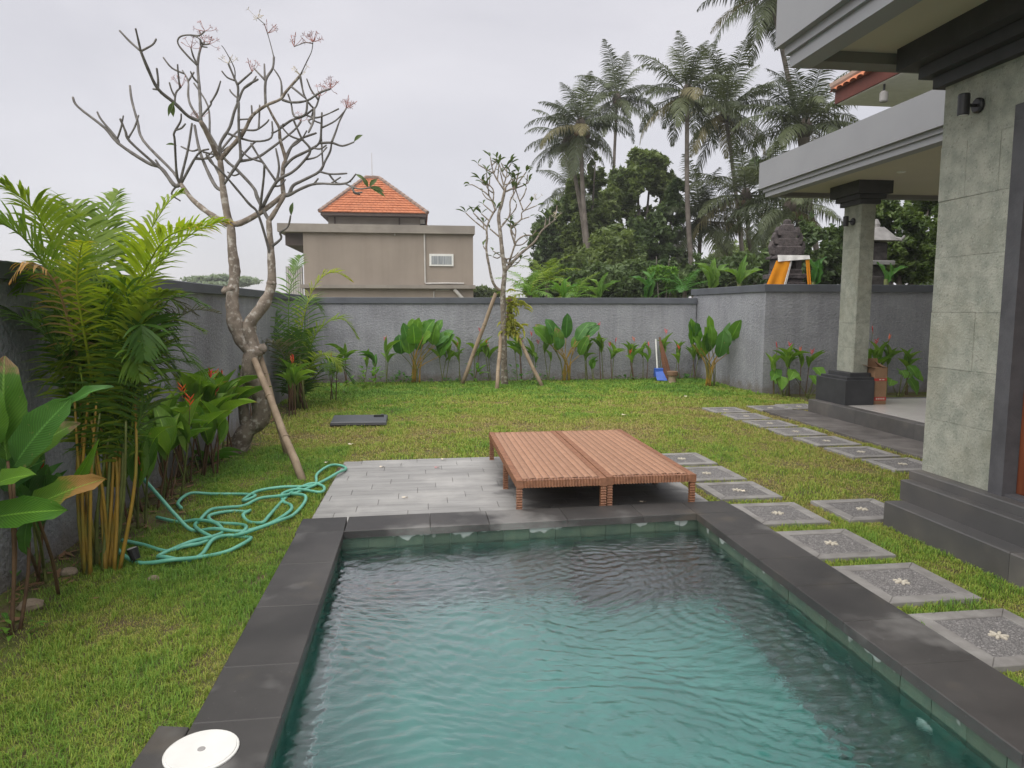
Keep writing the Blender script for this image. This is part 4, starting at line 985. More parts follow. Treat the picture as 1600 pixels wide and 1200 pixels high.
# ---- stones in the planting bed
for i, (x, y, r, lb) in enumerate(((48, 952, .055, 'rough pale brown rock under the big-leaved plant'), (108, 898, .045, 'flat pale stone at the foot of the yellow palm canes'), (240, 907, .03, 'small pale stone lying in the grass below the hose'))):
    p = G(x, y); m = MB(); n = 9
    for k in range(5):
        ph = -.6 + k * .52
        for j in range(n):
            a = j * 6.283 / n; rr = r * math.cos(ph) * (1 + .25 * noise.noise(Vector((math.cos(a) * 2, math.sin(a) * 2, ph * 2 + i * 5))))
            m.v.append((p.x + rr * 1.25 * math.cos(a), p.y + rr * math.sin(a), max(r * .75 * math.sin(ph) + r * .35, -.01)))
    for k in range(4):
        for j in range(n): m.f.append((k * n + j, k * n + (j + 1) % n, k * n + n + (j + 1) % n, k * n + n + j))
    m.f.append(tuple(4 * n + j for j in range(n)))
    tag(m.build('stone', M_rock, loc=p), lb, 'stone', 'loose stones')

# ---- fallen frangipani flowers
def flower_mesh(name, mat, r=.035):
    m = MB()
    for k in range(5):
        a = k * 1.2566; i = len(m.v)
        m.v += [(.004 * math.cos(a), .004 * math.sin(a), .006), (r * .6 * math.cos(a - .42), r * .6 * math.sin(a - .42), .012), (r * math.cos(a), r * math.sin(a), .009), (r * .6 * math.cos(a + .42), r * .6 * math.sin(a + .42), .004)]
        m.f.append((i, i + 1, i + 2, i + 3))
    return m.mesh(name, mat)
fm_w, fm_p = flower_mesh('fallen_flower', M_flower_w), flower_mesh('fallen_flower', M_flower_p)
fl = [(633, 778, .021, fm_w, 'pale fallen frangipani flower in the middle of the open deck'), (597, 730, .021, fm_w, 'pale fallen flower at the lawn end of the deck'), (683, 731, .021, fm_p, 'pinkish fallen flower on the deck'),
      (693, 718, .03, fm_w, 'white fallen flower on the grass at the deck edge'), (976, 649, .03, fm_w, 'white fallen flower on the lawn behind the daybeds'), (550, 695, .03, fm_w, 'white fallen petal on the grass between deck and black panel'),
      (1073, 620, .03, fm_w, 'pale fallen leaf on the lawn by the broom'), (1005, 785, .021, fm_w, 'pale fallen petal on the shaded deck under the daybed'), (511, 723, .03, fm_w, 'pale petal on the grass beside the leaning pole foot'), (1164, 768, .036, fm_w, 'white petal lying on a pebble stepping stone')]
for (x, y, z, me_, lb) in fl:
    p = G(x, y, z); o = bpy.data.objects.new('fallen_flower', me_); COL.objects.link(o); o.location = p; o.rotation_euler = (random.uniform(-.1, .1), random.uniform(-.1, .1), random.uniform(0, 6)); sc_ = 1.0 if y > 700 else 1.6; o.scale = (sc_, sc_, sc_)
    tag(o, lb, 'flower', 'fallen flowers')

# ================================================================== PLANTS
def leaf_mesh(name, mat, bow=.12, wide=.55, sharp=1.0, fold=.10, droop=0.0, ny=9, wave=.0, seed=0):
    """unit leaf from (0,0,0) to (0,1,0), width 1; V-folded along the midrib"""
    m = MB(); m.uv = []
    for i in range(ny + 1):
        t = i / ny
        w = (math.sin(math.pi * t ** wide) ** sharp) * .5 if 0 < t < 1 else .012
        zc_ = bow * 4 * t * (1 - t) - droop * t * t
        for j in (-1, -.5, 0, .5, 1):
            z = zc_ + fold * abs(j) * (w / .5) + wave * math.sin(t * 17 + seed + j * 2) * abs(j)
            m.v.append((j * w, t, z)); m.uv.append(((j + 1) / 2, t))
    for i in range(ny):
        for j in range(4): q = i * 5 + j; m.f.append((q, q + 1, q + 6, q + 5))
    return m.mesh(name, mat, smooth=True)
def frame(base, tip, up, w, zs=None):
    base, tip, up = Vector(base), Vector(tip), Vector(up)
    y = tip - base; L = y.length; y.normalize(); x = y.cross(up); x = x.normalized() if x.length > 1e-4 else y.orthogonal().normalized(); z = x.cross(y)
    M_ = Matrix((x * w, y * L, z * (zs or L))).transposed().to_4x4(); M_.translation = base; return M_
LM = {}
def lm(kind, mat, n=3):
    k = (kind, mat.name)
    if k not in LM:
        prm = dict(cal=dict(wide=.9, sharp=.55, fold=.05, bow=.10, wave=.03), hel=dict(wide=.8, sharp=.95, fold=.16, bow=.12), ban=dict(wide=.75, sharp=.6, fold=.14, bow=.15, wave=.05), fra=dict(wide=1.15, sharp=.9, fold=.1, bow=.08), small=dict(wide=.8, sharp=.9, fold=.08, bow=.1), heart=dict(wide=.55, sharp=.75, fold=.08, bow=.05, wave=.03))[kind]
        LM[k] = [leaf_mesh('leaf', mat, seed=q * 2.3, **{**prm, 'bow': prm['bow'] * (1 + .5 * (q - 1))}) for q in range(n)]
    return random.choice(LM[k])
def vrand(a): return Vector((random.uniform(-a, a), random.uniform(-a, a), random.uniform(-a, a)))
def stem(t, a, b_, r0, r1, mat, bend=None, n=6):
    a, b_ = Vector(a), Vector(b_); mid = a.lerp(b_, .5) + (bend or Vector((0, 0, 0)))
    return MB().tube(smoothpts([a, mid, b_], 3), [r0 + (r1 - r0) * i / 6 for i in range(7)], n).build('stem', mat, t, True)
def leaf(t, kind, mat, base, tip, w, up=(0, 0, 1)):
    off = world_of(t); o = inst('leaf', lm(kind, mat), t, frame(Vector(base) - off, Vector(tip) - off, up, w)); return o
BRM = {}
def bract(t, p, s, mat):
    if mat.name not in BRM:
        m = MB()
        for k in range(4):
            a = k * .25; d = (-1) ** k; z = k * .18
            m.tube([(0, 0, z), (d * .16, .03, z + .22), (d * .34, .05, z + .5)], [.035, .06, .008], 5)
        m.tube([(0, 0, -.3), (0, 0, .7)], [.02, .03], 5); BRM[mat.name] = m.mesh('flower', mat)
    o = inst('flower', BRM[mat.name], t, Matrix.Translation(Vector(p) - world_of(t)) @ Matrix.Rotation(random.uniform(0, 6.3), 4, 'Z') @ Matrix.Rotation(random.uniform(-.3, .3), 4, 'X') @ Matrix.Scale(s, 4)); return o

def heliconia(label, p, h, nst=3, fl=1, wide=.09, L=.42, spread=.25, mat=None, name='heliconia', flm=None, lean=None, group='heliconias along the garden walls', cat='plant'):
    p = Vector(p); t = thing(name, label, cat, p, group); mat = mat or L_hel
    for k in range(nst):
        a = random.uniform(0, 6.28); r = random.uniform(.02, .10) if nst > 1 else .0
        b0 = p + Vector((r * math.cos(a), r * math.sin(a), -.02)); hh = h * random.uniform(.72, 1.0)
        top = b0 + Vector((random.uniform(-.5, .5) * spread * .6, random.uniform(-.5, .3) * spread * .5, hh * .62)) + (Vector(lean) if lean else Vector((0, 0, 0)))
        stem(t, b0, top, .011, .007, random.choice((M_stem, M_browncane)))
        for q in range(random.randint(2, 4)):
            az = random.uniform(0, 6.28); el = random.uniform(.45, 1.25); l_ = L * random.uniform(.75, 1.1)
            bs = b0.lerp(top, random.uniform(.78, 1.0)); d = Vector((math.cos(az) * math.cos(el), math.sin(az) * math.cos(el) * .8 - .1, math.sin(el)))
            leaf(t, 'hel', mat, bs, bs + d * l_, wide * random.uniform(.8, 1.15), Vector((-d.x, -d.y, .6)))
        if k < fl:
            ft_ = top + Vector((random.uniform(-.04, .04), -.03, random.uniform(.12, .34) * h))
            stem(t, top, ft_, .005, .004, M_stem); bract(t, ft_, .12, flm or random.choice((M_red, M_red, M_orange)))
    return t
def calathea(label, p, h, nl=9, L=.42, W_=.2, spread=.5, name='broadleaf_clump', yellow=True, mats=None):
    p = Vector(p); t = thing(name, label, 'plant', p, 'broad-leaved clumps along the back wall')
    for k in range(nl):
        a = random.uniform(0, 6.28); b0 = p + Vector((random.uniform(-.10, .10), random.uniform(-.07, .07), -.02))
        rr = spread * math.sqrt(random.uniform(.05, 1)); top = p + Vector((rr * math.cos(a), rr * math.sin(a) * .55 - .05, h * random.uniform(.40, .72)))
        stem(t, b0, top, .013, .007, M_cane if yellow and random.random() < .7 else M_stem, Vector((-(top.x - b0.x) * .3, 0, .05)))
        d = Vector((math.cos(a) * random.uniform(.2, .8), -abs(random.gauss(.2, .3)), random.uniform(.35, 1.2))).normalized()
        leaf(t, 'cal', random.choice(mats or [L_cal, L_cal, L_cal_dk]), top, top + d * L * random.uniform(.75, 1.1), W_ * random.uniform(.8, 1.15), Vector((-d.x * .5, -.8, .6)))
    return t

# ---- clumps and heliconias along the back wall
YB = 16.25
def ground_at(px, Y=YB): 
    p = AY(px, 600, Y); return Vector((p.x, Y, 0))
calathea('broad bright green clump on yellow canes below the tan house', ground_at(650), 1.55, 16, .58, .32, .55)
calathea('broad-leaved clump with a browned leaf, just past the propped tree', ground_at(884), 1.5, 14, .56, .29, .5, mats=[L_cal_dk, L_cal_dk, L_cal_br, L_cal])
calathea('tall broad-leaved clump on yellow canes at the end of the short grey wall', Vector((6.30, 14.75, 0)), 1.55, 16, .56, .29, .55)
hx = [(548, 1.1, 2, 0), (568, .95, 1, 0), (602, 1.2, 2, 1), (690, 1.15, 3, 1), (716, 1.35, 2, 1), (742, 1.4, 2, 1), (768, 1.05, 2, 2), (812, 1.2, 3, 1), (832, 1.1, 2, 2), (858, 1.15, 2, 1), (918, 1.15, 3, 2), (940, 1.35, 2, 1), (958, 1.2, 2, 2), (985, 1.1, 3, 2), (1008, 1.15, 2, 1), (1030, 1.2, 2, 1), (1058, 1.1, 2, 1), (1082, 1.1, 3, 2)]
where = ['in the shade right beside the corner palm', 'second stem clump from the corner palm', 'just before the first broad-leaved clump', 'just past the first broad-leaved clump', 'between the broad-leaved clump and the slanting prop pole', 'behind the slanting prop pole', 'just beside the propped frangipani trunk', 'right behind the propped frangipani trunk', 'past the last prop pole', 'touching the clump with the browned leaf', 'just past the clump with the browned leaf', 'tall stems midway along the wall stretch before the dustpan', 'third clump before the dustpan', 'second clump before the dustpan', 'just before the blue dustpan', 'right behind the blue dustpan', 'just past the broom', 'at the inner corner with the short grey wall']
for (x, h, n, f), w_ in zip(hx, where):
    heliconia('slender heliconia with narrow leaves ' + w_, ground_at(x, YB + random.uniform(-.05, .2)), h * random.uniform(.95, 1.15), n, f, .10, .46, .4)
t = heliconia('dark upright young leaf shoot with withered lower leaves by the back wall', ground_at(587, 16.0), .95, 1, 0, .14, .45, .05, L_cal_dk, 'young_shoot')
t = heliconia('small bright plant with withered pale base before the dustpan', ground_at(930, 16.05), .6, 2, 0, .12, .34, .2, L_cal, 'young_shoot')
# right-hand wall
for i, (x, y, h, n, f, w_) in enumerate(((1208, 13.0, 1.15, 2, 1, 'at the outer corner of the short grey wall'), (1232, 12.95, 1.2, 3, 2, 'between the wall corner and the porch pillar'), (1255, 12.95, 1.2, 2, 2, 'right beside the porch pillar base'), (1362, 12.7, 1.35, 4, 2, 'behind the tall cardboard box'), (1385, 12.9, 1.2, 3, 1, 'just past the cardboard box'), (1418, 12.8, 1.15, 3, 0, 'near the stone-clad wall, behind the porch floor'))):
    p = AY(x, 600, y); heliconia('heliconia with upright leaves ' + w_, (p.x, y, 0), h, n, f, .10, .45)
def taro(label, p, h, nl, s, mat=L_cal):
    p = Vector(p); t = thing('taro_plant', label, 'plant', p, 'heart-leaved plants by the porch')
    for k in range(nl):
        a = random.uniform(0, 6.28); top = p + Vector((.3 * math.cos(a) * s, .22 * math.sin(a), h * random.uniform(.5, 1)))
        stem(t, p + vrand(.02), top, .009, .006, M_stem); d = Vector((math.cos(a) * .5, -.5, -random.uniform(.2, .8))).normalized()
        leaf(t, 'heart', mat, top - d * .08, top + d * .24 * s, .21 * s, Vector((0, -.7, .7)))
    return t
taro('bright heart-leaved plant before the porch pillar base', AY(1225, 610, 12.75) * 1, .62, 5, 1.0)
taro('bright heart-leaved plant touching the pillar base', AY(1262, 610, 12.5), .75, 4, 1.1)
taro('heart-leaved plant on the far side of the porch floor', AY(1405, 612, 12.2), .62, 6, 1.05)
for o in list(COL.objects):
    if o.name.startswith('taro_plant') and o.parent is None: o.location.z = 0

# ---- heliconias along the left wall
lw = [(-2.2, 5.75, .85, 3, 1, 'behind the garden spotlight'), (-2.15, 7.45, .8, 3, 1, 'low, in front of the midway clumps'), (-2.36, 8.0, 1.2, 3, 2, 'tall, close against the wall before the trunk'), (-2.32, 6.2, .95, 3, 2, 'beside the yellow palm canes'), (-2.25, 6.65, 1.0, 3, 2, 'second from the yellow palm canes'), (-2.30, 7.2, 1.05, 3, 1, 'third from the yellow palm canes'), (-2.25, 7.7, 1.05, 3, 2, 'midway between yellow palm and frangipani'), (-2.28, 8.2, 1.1, 3, 2, 'next but one to the frangipani trunk'), (-2.22, 8.6, 1.05, 3, 2, 'right beside the leaning frangipani trunk')]
for (x, y, h, n, f, w_) in lw: heliconia('bright green heliconia with orange-red flowers ' + w_, (x, y, 0), h, n + 1, f, .15, .56, .4)
heliconia('heliconia with red bracts behind the frangipani trunk', (-2.3, 10.2, 0), 1.15, 3, 2, .11, .45); heliconia('heliconia with orange bracts at the foot of the corner palm', (-2.05, 11.6, 0), 1.1, 4, 2, .12, .45); heliconia('heliconia under the corner palm by the back wall', (-1.6, 13.4, 0), 1.0, 3, 1, .1, .42)
heliconia('dark long-leaved plant between yellow canes and big-leaved plant', (-2.3, 4.6, 0), .95, 3, 1, .13, .55, .3, L_cal_dk)
# strappy drooping plant and dry stubs
t = thing('strap_plant', 'low plant with long arching strap leaves beside the frangipani base', 'plant', G(330, 725))
for k in range(9):
    a = k * .7; b0 = G(330, 725); d = Vector((math.cos(a) * .45, math.sin(a) * .3, .1)); leaf(t, 'hel', L_cal, b0, b0 + d * random.uniform(.6, 1), .035, Vector((0, 0, 1)))
for (x, y) in ((260, 775), (285, 745)):
    b0 = G(x, y); t = thing('withered_stems', 'brown withered stems ' + ('by the hose end' if x < 270 else 'below the heliconias'), 'plant', b0, 'withered stems along the left wall')
    for k in range(7): stem(t, b0 + Vector((random.uniform(-.12, .12), random.uniform(-.15, .15), -.01)), b0 + Vector((random.uniform(-.18, .18), random.uniform(-.2, .2), random.uniform(.12, .4))), .009, .004, M_browncane)
    leaf(t, 'hel', L_dry, b0 + Vector((0, 0, .36)), b0 + Vector((.03, -.03, .12)), .07, (0, -1, 0))

# ---- big-leaved plant at the left edge
t = thing('big_leaved_plant', 'large-leaved plant with browned leaf tips before the left wall', 'plant', G(40, 985))
YP = 3.95
def lf(b, tp, w, mat, dyb=0, dyt=0, up=(0.1, -.9, .45), kind='cal'): leaf(t, kind, mat, AY(*b, YP + dyb), AY(*tp, YP + dyt), w, up)
lf((22, 728), (112, 622), .20, L_cal_dk, 0, -.10); lf((100, 655), (176, 603), .075, L_cal_dk, .1, 0, (.2, -.6, .7)); lf((40, 728), (124, 660), .15, L_cal_br, .12, .1, (.3, -.7, .7))
lf((10, 720), (8, 556), .24, L_cal_br, .05, .1); lf((5, 745), (42, 640), .18, L_cal_dk, .2, .25); lf((-25, 775), (56, 742), .13, L_cal, -.1, -.25, (0, -.6, .8))
lf((40, 800), (166, 748), .15, L_cal_or, 0, -.2, (-.1, -.8, .6)); lf((-25, 812), (106, 797), .16, L_cal, -.1, -.3, (0, -.75, .5)); lf((48, 800), (42, 868), .07, L_cal_dk, .05, .05, (0, -1, 0))
lf((0, 760), (70, 720), .16, L_cal_dk, .3, .25); lf((20, 830), (110, 770), .12, L_cal_br, .1, 0, (0, -.7, .6)); lf((-10, 700), (-20, 590), .2, L_cal, .0, .0)
lf((105, 770), (155, 685), .07, L_cal, .3, .2, (.5, -.8, .2), 'hel')
for (b, tp) in (((15, 990), (20, 735)), ((18, 992), (12, 720)), ((92, 930), (55, 800)), ((70, 900), (40, 780)), ((62, 905), (25, 830)), ((30, 985), (45, 800))):
    a = G(*b); c_ = AY(*tp, YP + .05); stem(t, a - Vector((0, 0, .02)), c_, .011, .008, random.choice((M_browncane, M_stem)), Vector((.02, 0, 0)))
# ground cover by the bed edge
def sprig(label, p, n=14, r=.12, h=.12, s=.05, mat=None, name='seedling', grp='small weeds in the planting bed'):
    t = thing(name, label, 'plant', p, grp)
    for k in range(n):
        a = random.uniform(0, 6.28); rr = r * math.sqrt(random.random()); b0 = Vector(p) + Vector((rr * math.cos(a), rr * math.sin(a), random.uniform(.01, h))); d = Vector((math.cos(a), math.sin(a), random.uniform(-.1, .8))).normalized()
        leaf(t, 'small', mat or L_cal, b0, b0 + d * s * random.uniform(.7, 1.3), s * .55, (0, 0, 1))
        if k % 3 == 0: stem(t, Vector(p) + Vector((rr * .5 * math.cos(a), rr * .5 * math.sin(a), -.01)), b0, .003, .002, M_stem)
sprig('small leafy weed at the edge of the planting bed under the big-leaved plant', G(25, 995), 18, .13, .10, .05); sprig('low dark weed against the left wall under the big leaves', G(30, 905), 14, .16, .12, .08, L_cal_dk)
sprig('leafy bush with yellow-green leaves in the far corner by the back wall', Vector((-1.05, 15.6, 0)), 46, .28, .42, .13, L_cal, 'leafy_bush'); sprig('low pale green bush at the foot of the corner palm', Vector((-1.55, 14.3, 0)), 30, .3, .28, .13, L_cal, 'leafy_bush')
sprig('dark low bush along the foot of the back wall by the corner', Vector((-.4, 16.2, 0)), 36, .4, .22, .10, L_cal_dk, 'leafy_bush'); sprig('yellow-green leafy bush between the prop poles', AY(745, 590, 16.2) * 1, 20, .16, .45, .16, L_cal, 'leafy_bush')
sprig('dark low bush at the foot of the propped frangipani', Vector((2.35, 15.9, 0)), 40, .5, .35, .12, L_cal_dk, 'leafy_bush')
for (x, Y) in ((620, 16.35), (700, 16.4), (860, 16.4), (980, 16.4), (1075, 16.3)): sprig('low weed at the foot of the back wall ' + {620: 'before the first broad clump', 700: 'past the first broad clump', 860: 'under the clump with the browned leaf', 980: 'before the dustpan', 1075: 'past the broom'}[x], Vector((AY(x, 600, Y).x, Y, 0)), 22, .4, .1, .1, L_cal_dk)
for o in list(COL.objects):
    if o.parent is None and o.name.startswith('leafy_bush') and abs(o.location.z) > .05:
        o.location.z = 0

# ================================================================== PALM FRONDS
def frond_mesh(name, pts, mat, n=42, L=.42, w=.022, rise=.35, droop=.5, r0=.012, taper=.25, seed=0, first=.12, fwd=.75, seg=4, twist=0.0, rmat=None):
    """pts: rachis polyline (local). Leaflets leave both sides, arch and hang."""
    rg = random.Random(seed); P = smoothpts(pts, 6); m = MB(); m.uv = []
    tot = len(P) - 1
    def at(t):
        f = t * tot; i = min(int(f), tot - 1); return P[i].lerp(P[i + 1], f - i), (P[i + 1] - P[i]).normalized()
    m.tube(P, [r0 * (1 - .85 * i / tot) for i in range(tot + 1)], 5); m.uv += [(0.5, .3)] * len(m.v)
    for k in range(n):
        t = first + (1 - first) * (k + .5) / n
        p, d = at(t); side0 = d.cross(Vector((0, 0, 1)))
        side0 = side0.normalized() if side0.length > .05 else Vector((1, 0, 0)); upv = side0.cross(d)
        l_ = L * (math.sin(math.pi * min(1, .18 + .8 * t)) ** .7) * (1 - taper * t) * rg.uniform(.78, 1.14)
        for sg in (-1, 1):
            if rg.random() < .07: continue
            f_ = fwd * (0.7 + .6 * t) + rg.uniform(-.16, .16)
            dr = (side0 * sg + d * f_ + upv * (rise + twist * sg + rg.uniform(-.26, .26))).normalized()
            q = p.copy(); i0 = len(m.v); cur = dr.copy(); wv = w * rg.uniform(.85, 1.1)
            wd = (d - dr * d.dot(dr)).normalized()
            for s_ in range(seg + 1):
                u = s_ / seg; ww = wv * (.45 + 1.1 * u) if u < .45 else wv * (1 - (u - .45) / .55) * .95 + wv * .03
                m.v += [tuple(q - wd * ww * .5), tuple(q + wd * ww * .5)]; m.uv += [(0, t * .5 + u * .5), (1, t * .5 + u * .5)]
                cur = (cur + Vector((0, 0, -droop * (0.35 + u) * 2.2 / seg))).normalized(); q = q + cur * l_ / seg
            for s_ in range(seg): a = i0 + 2 * s_; m.f.append((a, a + 1, a + 3, a + 2))
    return m.mesh(name, mat)
def frond_obj(t, pts, mat, **kw):
    off = world_of(t); me = frond_mesh('frond', [Vector(p) - off for p in pts], mat, **kw); return inst('frond', me, t)

# ---- yellow-caned areca palm on the left
base = G(158, 892); BYp = base.y
t = thing('areca_palm', 'tall clumping palm with yellow-orange canes and yellowing fronds by the left wall', 'palm', base)
def fa(pix, mat, dys=None, **kw):
    n = len(pix); dys = dys or [0] * n
    frond_obj(t, [AY(x, y, BYp + .15 + dy) for (x, y), dy in zip(pix, dys)], mat, **kw)
A = dict(n=54, L=.47, w=.025, rise=.35, droop=.42, r0=.011)
fa([(175, 640), (195, 520), (235, 430), (300, 365), (352, 345)], L_are_y, [0, .05, .1, .15, .2], **{**A, 'L': .56, 'rise': .35, 'droop': .5, 'seed': 1, 'n': 60})
fa([(170, 640), (190, 500), (225, 425), (262, 370), (318, 352)], L_are_y, [0, -.1, -.15, -.2, -.25], **{**A, 'seed': 71, 'L': .46})
fa([(160, 640), (150, 470), (140, 380), (120, 330), (95, 318)], L_are, [0, .1, .2, .25, .3], **{**A, 'seed': 72, 'L': .42})
fa([(160, 640), (158, 480), (158, 390), (168, 335), (186, 298)], L_are, [0, .2, .4, .5, .6], **{**A, 'seed': 2, 'L': .34})
fa([(150, 640), (118, 500), (85, 390), (50, 325), (0, 285)], L_are, [0, -.1, -.1, -.2, -.3], **{**A, 'seed': 3, 'L': .46, 'droop': .42})
fa([(140, 640), (112, 520), (85, 440), (45, 410), (15, 440)], L_are_dry, [0, -.2, -.4, -.5, -.55], **{**A, 'seed': 4, 'L': .22, 'n': 26, 'droop': .9, 'w': .02, 'rise': .1})
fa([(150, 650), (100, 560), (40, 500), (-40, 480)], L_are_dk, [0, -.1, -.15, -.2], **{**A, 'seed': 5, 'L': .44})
fa([(185, 680), (215, 580), (255, 520), (300, 485), (345, 490)], L_are_gr, [0, .1, .2, .3, .35], **{**A, 'seed': 6, 'L': .24, 'n': 36, 'droop': .35, 'w': .011, 'rise': .6})
fa([(175, 660), (200, 560), (235, 480), (262, 455)], L_are, [0, -.1, -.15, -.2], **{**A, 'seed': 7, 'L': .34})
fa([(160, 640), (130, 480), (100, 360), (85, 320)], L_are, [0, .3, .5, .6], **{**A, 'seed': 8, 'L': .36})
fa([(195, 700), (225, 640), (250, 610), (275, 608)], L_are_dk, [0, -.05, -.05, 0], **{**A, 'seed': 9, 'L': .24, 'n': 24, 'w': .013})
fa([(170, 640), (205, 450), (225, 380), (260, 320), (285, 300)], L_are, [0, .3, .5, .6, .65], **{**A, 'seed': 10, 'L': .36})
fa([(140, 650), (95, 470), (45, 380), (-10, 345), (-60, 350)], L_are, [0, -.25, -.35, -.4, -.45], **{**A, 'seed': 11, 'L': .48})
fa([(150, 640), (135, 540), (120, 450), (125, 395), (130, 378)], L_are_y, [0, -.25, -.35, -.4, -.45], **{**A, 'seed': 12, 'L': .2, 'n': 26, 'w': .016})
for k in range(12):
    x2 = random.uniform(235, 335); y1 = random.uniform(450, 570); dz = random.uniform(.1, .5)
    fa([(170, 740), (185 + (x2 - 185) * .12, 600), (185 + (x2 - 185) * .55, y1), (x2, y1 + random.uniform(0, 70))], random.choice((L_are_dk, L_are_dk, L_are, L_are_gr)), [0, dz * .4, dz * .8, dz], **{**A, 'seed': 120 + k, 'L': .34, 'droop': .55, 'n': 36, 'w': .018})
for k in range(24):
    x0 = random.uniform(100, 225); y1 = random.uniform(430, 620); x2 = x0 + random.uniform(-140, 90); dz = random.uniform(-.25, .35)
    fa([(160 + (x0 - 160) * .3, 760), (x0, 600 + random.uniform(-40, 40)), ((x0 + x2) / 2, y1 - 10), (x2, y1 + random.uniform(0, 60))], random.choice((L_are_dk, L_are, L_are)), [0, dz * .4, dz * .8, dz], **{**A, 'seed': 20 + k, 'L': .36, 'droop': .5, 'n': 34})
for k in range(22):
    a = random.uniform(0, 6.28); r = .13 * math.sqrt(random.random()); b0 = base + Vector((r * math.cos(a), r * .7 * math.sin(a), -.02))
    tp = AY(160 + random.gauss(0, 26), random.uniform(560, 680), BYp + random.gauss(.12, .10))
    MB().tube(smoothpts([b0, b0.lerp(tp, .5) + Vector(((b0.x - base.x) * .5, 0, 0)), tp], 4), [.014 - .008 * i / 8 for i in range(9)], 7).build('cane', random.choice((M_cane, M_cane, M_cane, M_stem)), t, True)

# ---- palm in the far left corner
base = G(462, 642); BYp = base.y + .3
t = thing('areca_palm', 'feathery palm in the wall corner with one bright lime frond', 'palm', base)
Cn = dict(n=40, L=.55, w=.03, rise=.3, droop=.4, r0=.014)
fa([(462, 630), (452, 540), (452, 460), (463, 420), (470, 400)], L_are_dk, [0, 0, .1, .2, .3], **{**Cn, 'seed': 1, 'L': .5})
fa([(465, 620), (470, 520), (490, 450), (520, 425), (550, 440)], L_are_y, [0, 0, .1, .15, .2], **{**Cn, 'seed': 2, 'L': .55})
fa([(468, 620), (485, 540), (510, 505), (538, 500), (560, 530)], L_are, [0, -.1, -.1, 0, 0], **{**Cn, 'seed': 3})
fa([(468, 630), (480, 580), (500, 555), (520, 560), (532, 580)], L_are, [0, -.3, -.5, -.6, -.65], **{**Cn, 'seed': 4, 'L': .42})
fa([(460, 620), (445, 560), (425, 535), (405, 545), (395, 570)], L_are_gr, [0, -.3, -.5, -.5, -.5], **{**Cn, 'seed': 5})
fa([(462, 630), (440, 540), (425, 500), (415, 480)], L_are_dk, [0, .2, .3, .4], **{**Cn, 'seed': 6})
fa([(466, 630), (475, 540), (478, 480), (490, 470), (505, 490)], L_are_dk, [0, .5, .7, .8, .8], **{**Cn, 'seed': 7})
fa([(468, 630), (500, 580), (530, 570), (552, 600)], L_are_dk, [0, .3, .5, .5], **{**Cn, 'seed': 8})
for k in range(8):
    x2 = random.uniform(410, 540); fa([(462, 640), (462 + (x2 - 462) * .3, 580), (462 + (x2 - 462) * .7, random.uniform(520, 580)), (x2, random.uniform(560, 620))], L_are_dk, [0, random.uniform(-.3, .4), random.uniform(-.4, .5), random.uniform(-.4, .5)], **{**Cn, 'seed': 30 + k, 'L': .45})
for k in range(14):
    a = random.uniform(0, 6.28); b0 = base + Vector((.22 * math.cos(a) * random.random(), .2 * math.sin(a) * random.random(), -.02)); tp = AY(462 + random.gauss(0, 14), random.uniform(520, 600), BYp + random.gauss(0, .2))
    MB().tube([b0, tp], [.022, .010], 7).build('cane', random.choice((M_stem, M_browncane)), t, True)

